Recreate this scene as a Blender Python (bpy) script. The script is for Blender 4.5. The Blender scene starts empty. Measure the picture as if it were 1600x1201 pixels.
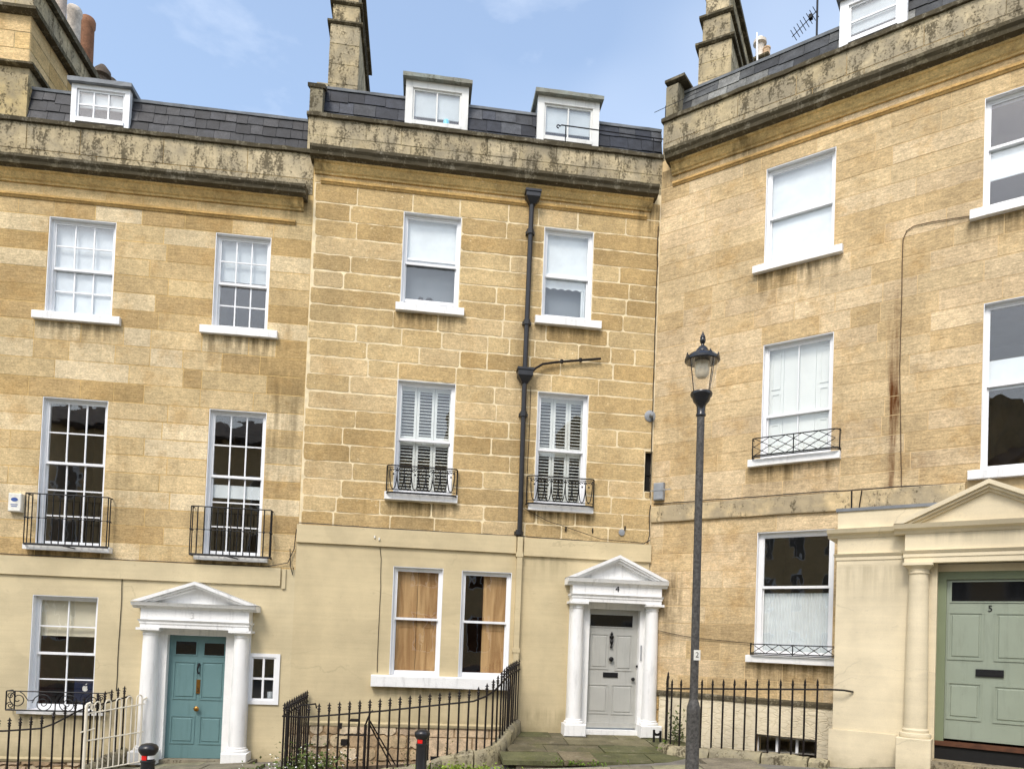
import bpy, math, random
from mathutils import Vector, Matrix
from mathutils.geometry import tessellate_polygon

# ------------------------------------------------------------------ camera, sky, sun, exposure
scene = bpy.context.scene
COL = scene.collection
R = math.radians

cam_d = bpy.data.cameras.new('camera')
cam = bpy.data.objects.new('camera', cam_d)
COL.objects.link(cam)
_p, _r = 0.0257525, 0.0378356                       # pitch up, roll
_f = Vector((0, math.cos(_p), math.sin(_p)))
_r0 = Vector((1, 0, 0)); _u0 = _r0.cross(_f)
_rt = _r0 * math.cos(_r) + _u0 * math.sin(_r)
_up = -_r0 * math.sin(_r) + _u0 * math.cos(_r)
cam.matrix_world = Matrix(((_rt.x, _up.x, -_f.x, 0), (_rt.y, _up.y, -_f.y, 0), (_rt.z, _up.z, -_f.z, 1.6), (0, 0, 0, 1)))
cam_d.sensor_width = 36
cam_d.lens = 36 * 1155 / 1600
cam_d.shift_y = (966.08 - 600.5) / 1600
cam_d.clip_end = 1500
scene.camera = cam

SUN_EL, SUN_AZ = R(50), R(-158)      # azimuth measured from +Y clockwise: behind the camera, to the left
world = bpy.data.worlds.new('World')
scene.world = world
world.use_nodes = True
wt = world.node_tree
bg = wt.nodes['Background']
sky = wt.nodes.new('ShaderNodeTexSky')
sky.sky_type = 'NISHITA'
sky.sun_disc = False
sky.sun_elevation = SUN_EL
sky.sun_rotation = SUN_AZ
sky.air_density = 1.4
sky.dust_density = 2.6
sky.ozone_density = 2.0
wtc = wt.nodes.new('ShaderNodeTexCoord')
wmap = wt.nodes.new('ShaderNodeMapping'); wmap.inputs['Scale'].default_value = (1.4, 1.4, 3.2)
wmap.inputs['Location'].default_value = (4.6, 1.9, 4.4)
wn = wt.nodes.new('ShaderNodeTexNoise'); wn.inputs['Scale'].default_value = 1.5; wn.inputs['Detail'].default_value = 8; wn.inputs['Roughness'].default_value = 0.55
wr = wt.nodes.new('ShaderNodeValToRGB')
wr.color_ramp.elements[0].position = 0.60; wr.color_ramp.elements[0].color = (0.08, 0.08, 0.08, 1)
wr.color_ramp.elements[1].position = 0.86; wr.color_ramp.elements[1].color = (0.8, 0.8, 0.8, 1)
wm = wt.nodes.new('ShaderNodeMixRGB'); wm.inputs[2].default_value = (5.6, 5.8, 6.1, 1)
wt.links.new(wtc.outputs['Generated'], wmap.inputs['Vector'])
wt.links.new(wmap.outputs['Vector'], wn.inputs['Vector'])
wt.links.new(wn.outputs['Fac'], wr.inputs['Fac'])
wt.links.new(wr.outputs['Color'], wm.inputs['Fac'])
wmap2 = wt.nodes.new('ShaderNodeMapping'); wmap2.inputs['Scale'].default_value = (1, 1, 1.6)       # a thin high veil
wmap2.inputs['Location'].default_value = (0.0, 0.0, 0.0)
wn2 = wt.nodes.new('ShaderNodeTexNoise'); wn2.inputs['Scale'].default_value = 1.1; wn2.inputs['Detail'].default_value = 4; wn2.inputs['Roughness'].default_value = 0.45
wr2 = wt.nodes.new('ShaderNodeValToRGB')
wr2.color_ramp.elements[0].position = 0.40; wr2.color_ramp.elements[0].color = (0, 0, 0, 1)
wr2.color_ramp.elements[1].position = 0.66; wr2.color_ramp.elements[1].color = (0.6, 0.6, 0.6, 1)
wm2 = wt.nodes.new('ShaderNodeMixRGB'); wm2.inputs[2].default_value = (5.2, 5.5, 5.9, 1)
wt.links.new(wtc.outputs['Generated'], wmap2.inputs['Vector'])
wt.links.new(wmap2.outputs['Vector'], wn2.inputs['Vector'])
wt.links.new(wn2.outputs['Fac'], wr2.inputs['Fac'])
wt.links.new(wr2.outputs['Color'], wm2.inputs['Fac'])
wt.links.new(sky.outputs['Color'], wm2.inputs[1])
wt.links.new(wm2.outputs['Color'], wm.inputs[1])
wt.links.new(wm.outputs['Color'], bg.inputs['Color'])
bg.inputs['Strength'].default_value = 0.15

sun_d = bpy.data.lights.new('sun', 'SUN')
sun_d.energy = 1.15
sun_d.angle = R(15)
sun_d.color = (1.0, 0.955, 0.89)
sun = bpy.data.objects.new('sun', sun_d)
COL.objects.link(sun)
_sd = Vector((math.sin(SUN_AZ) * math.cos(SUN_EL), math.cos(SUN_AZ) * math.cos(SUN_EL), math.sin(SUN_EL)))
sun.rotation_euler = (-_sd).to_track_quat('-Z', 'Y').to_euler()

scene.view_settings.view_transform = 'Standard'
scene.view_settings.look = 'None'
scene.view_settings.exposure = 0.85
scene.view_settings.gamma = 1
scene.view_settings.use_curve_mapping = False
scene.cycles.max_bounces = 6
scene.cycles.diffuse_bounces = 3
scene.cycles.glossy_bounces = 3
scene.cycles.transmission_bounces = 4
scene.cycles.transparent_max_bounces = 12

# ------------------------------------------------------------------ node helpers and materials
def srgb(r, g, b):
    def c(v):
        v /= 255
        return v / 12.92 if v <= 0.04045 else ((v + 0.055) / 1.055) ** 2.4
    return (c(r), c(g), c(b), 1)

class NT:
    def __init__(s, name):
        s.m = bpy.data.materials.new(name); s.m.use_nodes = True
        s.t = s.m.node_tree
        s.b = s.t.nodes['Principled BSDF']
        s.out = s.t.nodes['Material Output']
        s.tc = s.t.nodes.new('ShaderNodeTexCoord')
        s.oi = None
    def put(s, sock, v):
        if v is None: return
        if hasattr(v, 'node'): s.t.links.new(v, sock)
        elif isinstance(v, (tuple, list)) and len(v) == 4 and sock.type == 'VECTOR': sock.default_value = v[:3]
        elif isinstance(v, (tuple, list)) and len(v) == 3 and sock.type == 'RGBA': sock.default_value = (*v, 1)
        else: sock.default_value = v
    def obj_color(s):
        if not s.oi: s.oi = s.t.nodes.new('ShaderNodeObjectInfo')
        return s.oi.outputs['Color']
    def mp(s, scale=(1, 1, 1), loc=(0, 0, 0)):
        n = s.t.nodes.new('ShaderNodeMapping')
        n.inputs['Scale'].default_value = scale; n.inputs['Location'].default_value = loc
        s.t.links.new(s.tc.outputs['Object'], n.inputs['Vector'])
        return n.outputs['Vector']
    def noise(s, scale, detail=4, rough=0.55, vec=None, dist=0):
        n = s.t.nodes.new('ShaderNodeTexNoise')
        n.inputs['Scale'].default_value = scale; n.inputs['Detail'].default_value = detail
        n.inputs['Roughness'].default_value = rough; n.inputs['Distortion'].default_value = dist
        s.t.links.new(vec if vec else s.tc.outputs['Object'], n.inputs['Vector'])
        return n.outputs['Fac']
    def voro(s, scale, vec=None, feature='F1', out='Distance'):
        n = s.t.nodes.new('ShaderNodeTexVoronoi'); n.feature = feature
        n.inputs['Scale'].default_value = scale
        s.t.links.new(vec if vec else s.tc.outputs['Object'], n.inputs['Vector'])
        return n.outputs[out]
    def ramp(s, fac, lo, hi, a=0.0, b=1.0):
        n = s.t.nodes.new('ShaderNodeMapRange'); n.interpolation_type = 'SMOOTHSTEP'
        s.put(n.inputs['Value'], fac)
        for k, v in (('From Min', lo), ('From Max', hi), ('To Min', a), ('To Max', b)): n.inputs[k].default_value = v
        return n.outputs['Result']
    def math(s, op, a, b=None, c=None):
        n = s.t.nodes.new('ShaderNodeMath'); n.operation = op
        s.put(n.inputs[0], a); s.put(n.inputs[1], b); s.put(n.inputs[2], c)
        return n.outputs[0]
    def mix(s, fac, a, b, mode='MIX'):
        n = s.t.nodes.new('ShaderNodeMixRGB'); n.blend_type = mode
        s.put(n.inputs[0], fac); s.put(n.inputs[1], a); s.put(n.inputs[2], b)
        return n.outputs[0]
    def scale_col(s, col, fac):
        n = s.t.nodes.new('ShaderNodeVectorMath'); n.operation = 'SCALE'
        s.put(n.inputs[0], col); s.put(n.inputs['Scale'], fac)
        return n.outputs[0]
    def xyz(s):
        n = s.t.nodes.new('ShaderNodeSeparateXYZ')
        s.t.links.new(s.tc.outputs['Object'], n.inputs[0])
        return n.outputs
    def finish(s, color, rough=0.8, bump=None, strength=0.3, dist=0.01, metallic=0, spec=0.3):
        s.put(s.b.inputs['Base Color'], color)
        s.put(s.b.inputs['Roughness'], rough)
        s.b.inputs['Metallic'].default_value = metallic
        s.b.inputs['Specular IOR Level'].default_value = spec
        if bump is not None:
            n = s.t.nodes.new('ShaderNodeBump')
            n.inputs['Strength'].default_value = strength; n.inputs['Distance'].default_value = dist
            s.t.links.new(bump, n.inputs['Height']); s.t.links.new(n.outputs[0], s.b.inputs['Normal'])
        return s.m

def stain_mask(N, stains):
    """streaks of dirt on a wall: (u centre, half width, z top, length, strength)"""
    X = N.xyz(); acc = None
    st = N.noise(1, 4, 0.6, N.mp((9, 9, 0.8)))
    st = N.ramp(st, 0.32, 0.66)
    wob = N.math('MULTIPLY_ADD', N.noise(1.3, 3), 0.5, -0.25)
    uu = N.math('ADD', X[0], N.math('MULTIPLY', wob, 0.25))
    for uc, hw, zt, ln, sg, *fd in stains:
        d = N.math('ABSOLUTE', N.math('SUBTRACT', uu, uc))
        a = N.ramp(d, hw, hw * 0.55)
        b = N.ramp(X[2], zt - ln, zt)
        c = N.ramp(X[2], zt + 0.03, zt - (fd[0] if fd else 0.02))
        m = N.math('MULTIPLY', N.math('MULTIPLY', a, b), N.math('MULTIPLY', c, sg))
        acc = m if acc is None else N.math('MAXIMUM', acc, m)
    return N.math('MULTIPLY', acc, st)

def mat_stone(name, stains, flecks=0.0, bed=0.5, rust=None, dirt=srgb(92, 78, 52), blotch=0.5):
    N = NT(name)
    c = N.obj_color()
    big = N.noise(0.9, 3, 0.6)
    c = N.scale_col(c, N.ramp(big, 0.3, 0.7, 0.84, 1.14))
    och = N.ramp(N.noise(2.2, 4, 0.65, N.mp((1, 1, 1), (7, 3, 1))), 0.5, 0.72)
    c = N.mix(N.math('MULTIPLY', och, blotch), c, srgb(178, 144, 92))
    beds = N.noise(1, 5, 0.72, N.mp((5, 5, 34), (2, 0, 0)), dist=0.5)
    c = N.scale_col(c, N.ramp(beds, 0.3, 0.7, 1 - 0.28 * bed, 1 + 0.2 * bed))
    fine = N.noise(30, 3, 0.8, N.mp((1, 1, 1.5)))
    c = N.scale_col(c, N.ramp(fine, 0.28, 0.72, 0.78, 1.2))
    mid = N.noise(10, 4, 0.72)
    c = N.scale_col(c, N.ramp(mid, 0.3, 0.7, 0.87, 1.1))
    dash = N.ramp(N.noise(1, 3, 0.6, N.mp((7, 7, 48), (3, 1, 6)), dist=0.8), 0.64, 0.71)
    c = N.mix(N.math('MULTIPLY', dash, 0.5 * bed + 0.1), c, srgb(122, 94, 54))
    pit = N.ramp(N.noise(11, 4, 0.6, N.mp((1, 1, 1.8), (4, 4, 4))), 0.69, 0.725)
    c = N.mix(N.math('MULTIPLY', pit, 0.7), c, srgb(104, 80, 44))
    if flecks:
        fl = N.ramp(N.noise(14, 4, 0.65, N.mp((1, 1, 1.7), (9, 1, 5))), 0.645, 0.675)
        fl = N.math('MULTIPLY', fl, N.ramp(N.noise(0.8, 3, 0.6, N.mp((1, 1, 1), (2, 5, 1))), 0.38, 0.6))
        c = N.mix(N.math('MULTIPLY', fl, flecks), c, srgb(238, 222, 182))
    run = N.ramp(N.noise(1, 4, 0.6, N.mp((5, 5, 0.45), (1, 1, 1))), 0.56, 0.8)
    c = N.mix(N.math('MULTIPLY', run, 0.32), c, srgb(120, 98, 60))
    if stains: c = N.mix(stain_mask(N, stains), c, dirt)
    if rust: c = N.mix(stain_mask(N, rust), c, srgb(92, 54, 24))
    h = N.math('ADD', N.math('MULTIPLY', beds, 0.9), N.math('MULTIPLY', fine, 0.35))
    return N.finish(c, 0.92, h, 0.6, 0.012, spec=0.15)

def mat_weathered(name, amount=0.5, light=1.0):
    """parapets, copings and chimneys: grey lichen and black crust on limestone"""
    N = NT(name)
    c = N.obj_color()
    mid = N.noise(6, 5, 0.65)
    c = N.scale_col(c, N.ramp(mid, 0.25, 0.75, 0.75 * light, 1.18 * light))
    grey = N.ramp(N.noise(1.7, 5, 0.62, N.mp((1, 1, 1), (3, 8, 2))), 0.36, 0.62)
    c = N.mix(N.math('MULTIPLY', grey, 0.6), c, srgb(132, 126, 112))
    blk = N.noise(1, 6, 0.72, N.mp((5.5, 5.5, 1.9), (5, 5, 5)))
    f2 = N.noise(26, 3, 0.7)
    blk = N.math('ADD', blk, N.math('MULTIPLY', N.math('SUBTRACT', f2, 0.5), 0.6))
    b = N.ramp(blk, 0.62 - 0.22 * amount, 0.80 - 0.25 * amount)
    c = N.mix(N.math('MULTIPLY', b, 0.82), c, srgb(72, 65, 50))
    wht = N.ramp(N.noise(21, 3, 0.5, N.mp((1, 1, 1), (1, 9, 3))), 0.68, 0.74)
    c = N.mix(N.math('MULTIPLY', wht, 0.35), c, srgb(205, 198, 176))
    h = N.math('ADD', mid, N.math('MULTIPLY', f2, 0.5))
    return N.finish(c, 0.95, h, 0.6, 0.015, spec=0.1)

def mat_render(name, base, dirt=0.16, stains=None, crack=True, foot=None):
    N = NT(name)
    c = base
    n1 = N.noise(1.1, 5, 0.6)
    c = N.mix(N.ramp(n1, 0.3, 0.75), N.scale_col(c, 0.86), N.scale_col(c, 1.08))
    pt = N.ramp(N.noise(0.7, 2, 0.4, N.mp((1, 1, 1.4), (9, 2, 4)), 0.4), 0.60, 0.63)
    c = N.mix(N.math('MULTIPLY', pt, 0.5), c, N.scale_col(base, 1.07))
    scuff = N.ramp(N.noise(7, 4, 0.7, N.mp((1, 1, 2.2), (3, 3, 3))), 0.62, 0.72)
    c = N.mix(N.math('MULTIPLY', scuff, 0.4), c, N.scale_col(base, 0.68))
    n2 = N.noise(1, 4, 0.6, N.mp((0.5, 0.5, 14), (3, 0, 1)))
    c = N.scale_col(c, N.ramp(n2, 0.3, 0.7, 0.965, 1.03))
    run = N.ramp(N.noise(1, 5, 0.6, N.mp((4, 4, 0.35), (6, 1, 1))), 0.52, 0.76)
    c = N.mix(N.math('MULTIPLY', run, dirt), c, N.scale_col(c, 0.72))
    f = N.noise(70, 3, 0.6)
    c = N.scale_col(c, N.ramp(f, 0.2, 0.8, 0.95, 1.04))
    h = N.math('ADD', N.math('MULTIPLY', f, 0.25), N.math('MULTIPLY', N.noise(5, 4, 0.6), 0.7))
    if crack:
        v = N.t.nodes.new('ShaderNodeTexVoronoi'); v.feature = 'DISTANCE_TO_EDGE'; v.inputs['Scale'].default_value = 0.8
        mpv = N.mp((0.6, 0.6, 1.5), (2, 2, 3.1))
        wv = N.t.nodes.new('ShaderNodeVectorMath'); wv.operation = 'ADD'
        nz = N.t.nodes.new('ShaderNodeTexNoise'); nz.inputs['Scale'].default_value = 4; nz.inputs['Detail'].default_value = 5
        N.t.links.new(N.tc.outputs['Object'], nz.inputs['Vector'])
        sc = N.scale_col(nz.outputs['Color'], 0.25)
        N.t.links.new(mpv, wv.inputs[0]); N.t.links.new(sc, wv.inputs[1]); N.t.links.new(wv.outputs[0], v.inputs['Vector'])
        k = N.ramp(v.outputs['Distance'], 0.0, 0.008, 1, 0)
        k = N.math('MULTIPLY', k, N.ramp(N.noise(0.9, 2, 0.5, N.mp((1, 1, 1), (4, 4, 9))), 0.5, 0.6))
        c = N.mix(N.math('MULTIPLY', k, 0.4), c, N.scale_col(c, 0.6))
    if foot is not None:
        zz = N.math('ADD', N.xyz()[2], N.math('MULTIPLY', N.noise(2.5, 4, 0.7, N.mp((1, 1, 1), (8, 8, 2))), -0.7))
        c = N.mix(N.ramp(zz, foot + 0.05, foot - 0.45, 0, 0.55), c, srgb(120, 110, 78))
    if stains: c = N.mix(stain_mask(N, stains), c, srgb(108, 98, 70))
    return N.finish(c, 0.75, h, 0.25, 0.012, spec=0.25)

def mat_paint(name, base, rough=0.45, dirt=0.25, bumpy=0.12):
    N = NT(name)
    n1 = N.noise(2.2, 5, 0.6)
    c = N.mix(N.ramp(n1, 0.3, 0.75), N.scale_col(base, 0.93), base)
    run = N.ramp(N.noise(1, 4, 0.65, N.mp((11, 11, 1.6), (6, 2, 1))), 0.5, 0.76)
    chip = N.ramp(N.noise(19, 4, 0.7, N.mp((1, 1, 1), (2, 7, 5))), 0.66, 0.71)
    c = N.mix(N.math('MULTIPLY', chip, min(1, dirt * 1.1)), c, N.scale_col(base, 0.7))
    c = N.mix(N.math('MULTIPLY', run, dirt), c, N.scale_col(c, 0.62))
    f = N.noise(38, 3, 0.6)
    return N.finish(c, N.ramp(n1, 0.3, 0.7, rough * 0.85, min(1, rough * 1.2)), f, bumpy, 0.008, spec=0.4)

def mat_plain(name, base, rough=0.6, metallic=0, var=0.12, nscale=14, bump=0.15, spec=0.35):
    N = NT(name)
    n = N.noise(nscale, 4, 0.6)
    c = N.scale_col(base, N.ramp(n, 0.25, 0.75, 1 - var, 1 + var))
    return N.finish(c, rough, n, bump, 0.006, metallic, spec)

def mat_objcol(name, rough, var=0.2, nscale=8, bump=0.3, spec=0.3, stretch=(1, 1, 1)):
    N = NT(name)
    n = N.noise(nscale, 5, 0.65, N.mp(stretch))
    c = N.scale_col(N.obj_color(), N.ramp(n, 0.25, 0.75, 1 - var, 1 + var))
    n2 = N.noise(nscale * 6, 3, 0.6)
    c = N.scale_col(c, N.ramp(n2, 0.25, 0.75, 1 - var * 0.6, 1 + var * 0.6))
    return N.finish(c, rough, N.math('ADD', n, N.math('MULTIPLY', n2, 0.4)), bump, 0.01, spec=spec)

def mat_glass(name, tint=(0.995, 1.0, 0.998, 1), k=1.5):
    m = bpy.data.materials.new(name); m.use_nodes = True
    t = m.node_tree; t.nodes.clear()
    out = t.nodes.new('ShaderNodeOutputMaterial'); mx = t.nodes.new('ShaderNodeMixShader')
    tr = t.nodes.new('ShaderNodeBsdfTransparent'); tr.inputs[0].default_value = tint
    gl = t.nodes.new('ShaderNodeBsdfGlossy'); gl.inputs['Roughness'].default_value = 0.0; gl.inputs[0].default_value = (1, 1, 1, 1)
    fr = t.nodes.new('ShaderNodeLayerWeight'); fr.inputs['Blend'].default_value = 0.5
    pw = t.nodes.new('ShaderNodeMath'); pw.operation = 'POWER'; pw.inputs[1].default_value = 5
    mm = t.nodes.new('ShaderNodeMath'); mm.operation = 'MULTIPLY_ADD'; mm.inputs[1].default_value = 0.9; mm.inputs[2].default_value = 0.04 * k; mm.use_clamp = True
    t.links.new(fr.outputs['Facing'], pw.inputs[0]); fr = pw
    tc = t.nodes.new('ShaderNodeTexCoord'); nz = t.nodes.new('ShaderNodeTexNoise'); nz.inputs['Scale'].default_value = 2.2
    bp = t.nodes.new('ShaderNodeBump'); bp.inputs['Strength'].default_value = 0.05; bp.inputs['Distance'].default_value = 0.05
    t.links.new(tc.outputs['Object'], nz.inputs['Vector']); t.links.new(nz.outputs['Fac'], bp.inputs['Height'])
    t.links.new(bp.outputs[0], gl.inputs['Normal'])
    t.links.new(fr.outputs[0], mm.inputs[0]); t.links.new(mm.outputs[0], mx.inputs[0])
    t.links.new(tr.outputs[0], mx.inputs[1]); t.links.new(gl.outputs[0], mx.inputs[2]); t.links.new(mx.outputs[0], out.inputs[0])
    return m

M = {}
M['stone3'] = mat_stone('bath_stone_smooth', [(-3.8, .85, 6.66, .5, .75), (-1.15, .8, 6.66, .6, .85), (-.35, .35, 6.6, 4.4, .7, 1.2), (-3.8, .9, 2.78, .5, .8), (-1.1, .8, 2.74, .5, .8), (-.2, .4, 9.3, 1.2, .7, .2), (-2.95, .2, 4.9, 2.3, .5, 1.0)], 0.12, 0.55)
M['stone4'] = mat_stone('bath_stone_pointed', [(2.1, .8, 7.35, .5, .8), (4.65, .8, 7.35, .55, .8), (2.1, .8, 3.96, .55, .9), (4.65, .8, 3.92, .5, .9), (3.9, .3, 9.4, 6.2, .4, .5), (6.15, .35, 9.9, 1.4, .9, .2), (.05, .25, 9.9, .8, .8)], 0.9, 0.45, blotch=0.3)
M['stone5'] = mat_stone('bath_stone_worn', [(2.5, .9, 8.03, .7, .9), (2.55, .9, 4.66, .55, .9), (.15, .5, 10.6, 1.0, .7), (.32, .42, 3.1, 2.5, .9, .6), (5.6, .9, 8.0, .5, .8), (2.6, .9, 1.33, .6, .8), (1.5, .4, 10.5, .7, .7), (.5, .4, 6.4, 1.8, .4, .8)], 0.2, 0.75,
                         rust=[(4.01, .10, 7.5, 9.0, .7, .9), (4.02, .085, 6.4, 5.5, 1.3, .9), (4.25, .5, 4.7, .6, .5, .3)])
M['mortar3'] = mat_plain('mortar_tan', srgb(206, 176, 120), 0.95, var=0.2, nscale=5, spec=0.1)
M['mortar4'] = mat_plain('mortar_pale', srgb(228, 211, 174), 0.95, var=0.16, nscale=6, spec=0.1)
M['mortar5'] = mat_plain('mortar_worn', srgb(208, 182, 138), 0.95, var=0.15, nscale=5, spec=0.1)
M['crust'] = mat_weathered('black_crusted_limestone', 1.25, 0.8)
M['parapet'] = mat_weathered('lichened_limestone', 0.7, 0.96)
M['parapet5'] = mat_weathered('lichened_limestone_warm', 0.7, 1.03)
M['string5'] = mat_weathered('streaked_limestone_band', 0.42, 1.0)
M['chimney'] = mat_weathered('sooty_limestone', 0.6)
M['render3'] = mat_render('cream_masonry_paint', srgb(206, 191, 155), foot=-.75, stains=[(-3.7, .8, .04, .6, .7)])
M['render4'] = mat_render('cream_masonry_paint_mossy', srgb(203, 187, 150), foot=-.1, stains=[(4.5, .8, .4, .5, .7, .25), (4.45, .5, 3.1, .6, .3), (2.6, 1.25, .66, .55, .6)])
M['render5'] = mat_render('pale_cream_masonry_paint', srgb(220, 207, 177), 0.12, foot=-.2, stains=[(3.9, .55, 2.84, .7, .3), (5.3, .9, 3.26, .25, .3)])
M['verm'] = None
M['white'] = mat_paint('white_gloss_paint', srgb(238, 239, 240), 0.4, 0.22)
M['whitewall'] = mat_paint('white_masonry_paint', srgb(238, 238, 236), 0.6, 0.6, 0.6)
M['oldwhite'] = mat_paint('peeling_white_paint', srgb(226, 226, 222), 0.6, 0.6, 0.3)
M['iron'] = mat_plain('black_iron', (0.008, 0.008, 0.009, 1), 0.5, 0, 0.3, 30, 0.25, 0.3)
M['rustiron'] = mat_plain('rusty_black_iron', (0.012, 0.009, 0.008, 1), 0.6, 0, 0.35, 30, 0.3, 0.25)
M['pipe'] = mat_plain('black_cast_iron_pipe', (0.016, 0.016, 0.018, 1), 0.4, 0, 0.3, 8, 0.15, 0.5)
M['tancable'] = mat_plain('brown_cable', srgb(92, 74, 52), 0.7)
M['lead'] = mat_plain('grey_lead', srgb(118, 122, 126), 0.6, 0, 0.2, 5, 0.3, 0.4)
M['slate'] = mat_objcol('roof_slate', 0.6, 0.4, 6, 0.4, 0.3)
M['roofback'] = mat_plain('roof_underlay', srgb(40, 40, 44), 0.8)
M['glass'] = mat_glass('window_glass')
M['lampglass'] = mat_glass('lantern_glass', (0.97, 0.96, 0.95, 1), 1.2)
M['room'] = mat_plain('dim_room_plaster', srgb(128, 112, 92), 0.9, var=0.25, nscale=1.2)
M['roomred'] = mat_plain('dim_red_room', srgb(110, 62, 46), 0.9, var=0.3, nscale=1.5)
M['blind'] = mat_plain('white_roller_blind', srgb(216, 222, 224), 0.85, var=0.08, nscale=3)
M['paleblind'] = mat_plain('pale_grey_blind', srgb(198, 205, 209), 0.85, var=0.12, nscale=2.5)
M['panegrey'] = mat_plain('painted_pane_reflection', srgb(116, 122, 126), 0.9, var=0.1, nscale=2)  # grey reflection of the lower panes, put into a sheet's colour
M['greyblind'] = mat_plain('grey_net_curtain', srgb(186, 194, 198), 0.85, var=0.1, nscale=2)
M['creamblind'] = mat_plain('cream_roller_blind', srgb(214, 206, 184), 0.85, var=0.05, nscale=3)
M['shutter'] = mat_paint('ivory_shutter_paint', srgb(220, 222, 216), 0.5, 0.05, 0.05)
M['brass'] = mat_plain('aged_brass', srgb(150, 110, 55), 0.35, 0.9, 0.2)
M['door3'] = mat_paint('teal_door_paint', srgb(102, 134, 136), 0.4, 0.35, 0.06)
M['door4'] = mat_paint('grey_door_paint', srgb(178, 178, 172), 0.4, 0.35, 0.06)
M['door5'] = mat_paint('sage_door_paint', srgb(146, 155, 139), 0.4, 0.35, 0.06)
M['frame5'] = mat_paint('olive_frame_paint', srgb(120, 130, 102), 0.45, 0.15, 0.06)
M['creamgate'] = mat_paint('cream_gate_paint', srgb(232, 224, 206), 0.5, 0.3, 0.1)
M['lamppaint'] = mat_plain('dark_grey_lamp_paint', srgb(74, 72, 69), 0.5, 0, 0.55, 32, 0.5, 0.4)
M['lampblack'] = mat_plain('black_lamp_paint', (0.012, 0.012, 0.014, 1), 0.22, 0, 0.2, 12, 0.1, 0.6)
M['lampwhite'] = mat_plain('pale_reflector', srgb(240, 238, 230), 0.5)
M['opal'] = mat_plain('opal_bowl', srgb(236, 226, 202), 0.3)
M['bollard'] = mat_plain('black_bollard_plastic', (0.013, 0.013, 0.015, 1), 0.32, 0, 0.2, 18, 0.15, 0.5)
M['red'] = mat_plain('red_reflective', srgb(214, 32, 28), 0.4)
M['blue'] = mat_plain('blue_print', srgb(60, 88, 150), 0.5)
M['black'] = mat_plain('black_print', (0.01, 0.01, 0.01, 1), 0.6)
M['ghost'] = mat_plain('pale_grey_number', srgb(206, 206, 204), 0.5)
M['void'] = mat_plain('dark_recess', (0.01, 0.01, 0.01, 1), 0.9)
M['plastic'] = mat_plain('ivory_plastic', srgb(226, 224, 214), 0.45)
M['greyplastic'] = mat_plain('grey_plastic', srgb(142, 146, 150), 0.5)
M['screen'] = mat_plain('dark_blue_screen_back', srgb(26, 32, 62), 0.4)
M['cyan'] = mat_plain('pale_blue_cup', srgb(120, 196, 222), 0.4)
M['terracotta'] = mat_objcol('chimney_pot_clay', 0.85, 0.3, 6, 0.3)
def mat_paving():
    N = NT('paving_stone')
    c = N.obj_color()
    n = N.noise(2.6, 5, 0.7); f = N.noise(40, 3, 0.7)
    c = N.scale_col(c, N.ramp(n, 0.3, 0.7, 0.7, 1.2))
    moss = N.ramp(N.noise(1.6, 5, 0.7, N.mp((1, 1, 1), (5, 2, 8))), 0.5, 0.66)
    c = N.mix(N.math('MULTIPLY', moss, 0.45), c, srgb(92, 94, 48))
    wear = N.ramp(N.noise(4.5, 4, 0.7, N.mp((1, 1, 1), (1, 6, 3))), 0.56, 0.7)
    c = N.mix(N.math('MULTIPLY', wear, 0.4), c, srgb(150, 142, 120))
    c = N.scale_col(c, N.ramp(f, 0.25, 0.75, 0.75, 1.22))
    return N.finish(c, 0.85, N.math('ADD', n, N.math('MULTIPLY', f, 0.5)), 0.5, 0.012)
M['paving'] = mat_paving()
M['rubble'] = mat_objcol('rubble_stone', 0.92, 0.28, 9, 0.6)
M['rubblemortar'] = mat_plain('rubble_mortar', srgb(150, 128, 98), 0.95, var=0.3, nscale=9, bump=0.5)
M['kerb'] = mat_weathered('mossy_kerb_stone', 0.55, 0.85)
M['leaf'] = mat_objcol('leaf', 0.6, 0.35, 20, 0.1)
M['petal'] = mat_plain('white_petal', srgb(236, 236, 228), 0.6)
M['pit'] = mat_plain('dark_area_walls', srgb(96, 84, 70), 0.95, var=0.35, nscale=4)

M['darkwood'] = mat_plain('dark_worn_wood', srgb(84, 52, 34), 0.6, var=0.3, nscale=9)
def mat_wood():
    N = NT('pine_shutter_wood')
    g = N.noise(1, 4, 0.6, N.mp((7, 7, 0.7)), dist=1.0)
    c = N.mix(N.ramp(g, 0.3, 0.72), srgb(150, 112, 70), srgb(198, 162, 114))
    kn = N.ramp(N.voro(3.2, N.mp((1, 1, 0.6))), 0.03, 0.1, 1, 0)
    c = N.mix(N.math('MULTIPLY', kn, 0.7), c, srgb(140, 92, 48))
    return N.finish(c, 0.6, g, 0.1)
M['wood'] = mat_wood()

def mat_verm():
    N = NT('vermiculated_cream_stone')
    v = N.voro(11, N.mp((0.6, 0.6, 1.5)), 'DISTANCE_TO_EDGE')
    n = N.noise(9, 4, 0.6)
    w = N.ramp(N.math('ADD', v, N.math('MULTIPLY', n, 0.12)), 0.03, 0.16)
    c = N.mix(w, srgb(216, 202, 170), srgb(226, 214, 186))
    c = N.scale_col(c, N.ramp(N.noise(1.4, 4), 0.3, 0.7, 0.85, 1.05))
    return N.finish(c, 0.85, w, 0.5, 0.015, spec=0.2)
M['verm'] = mat_verm()

def mat_ground():
    N = NT('tarmac_and_grit')
    n = N.noise(3, 5, 0.6); f = N.noise(90, 3, 0.7)
    c = N.mix(N.ramp(n, 0.3, 0.7), srgb(104, 101, 95), srgb(130, 126, 116))
    c = N.scale_col(c, N.ramp(f, 0.2, 0.8, 0.75, 1.25))
    return N.finish(c, 0.9, f, 0.5, 0.01)
M['ground'] = mat_ground()

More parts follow.
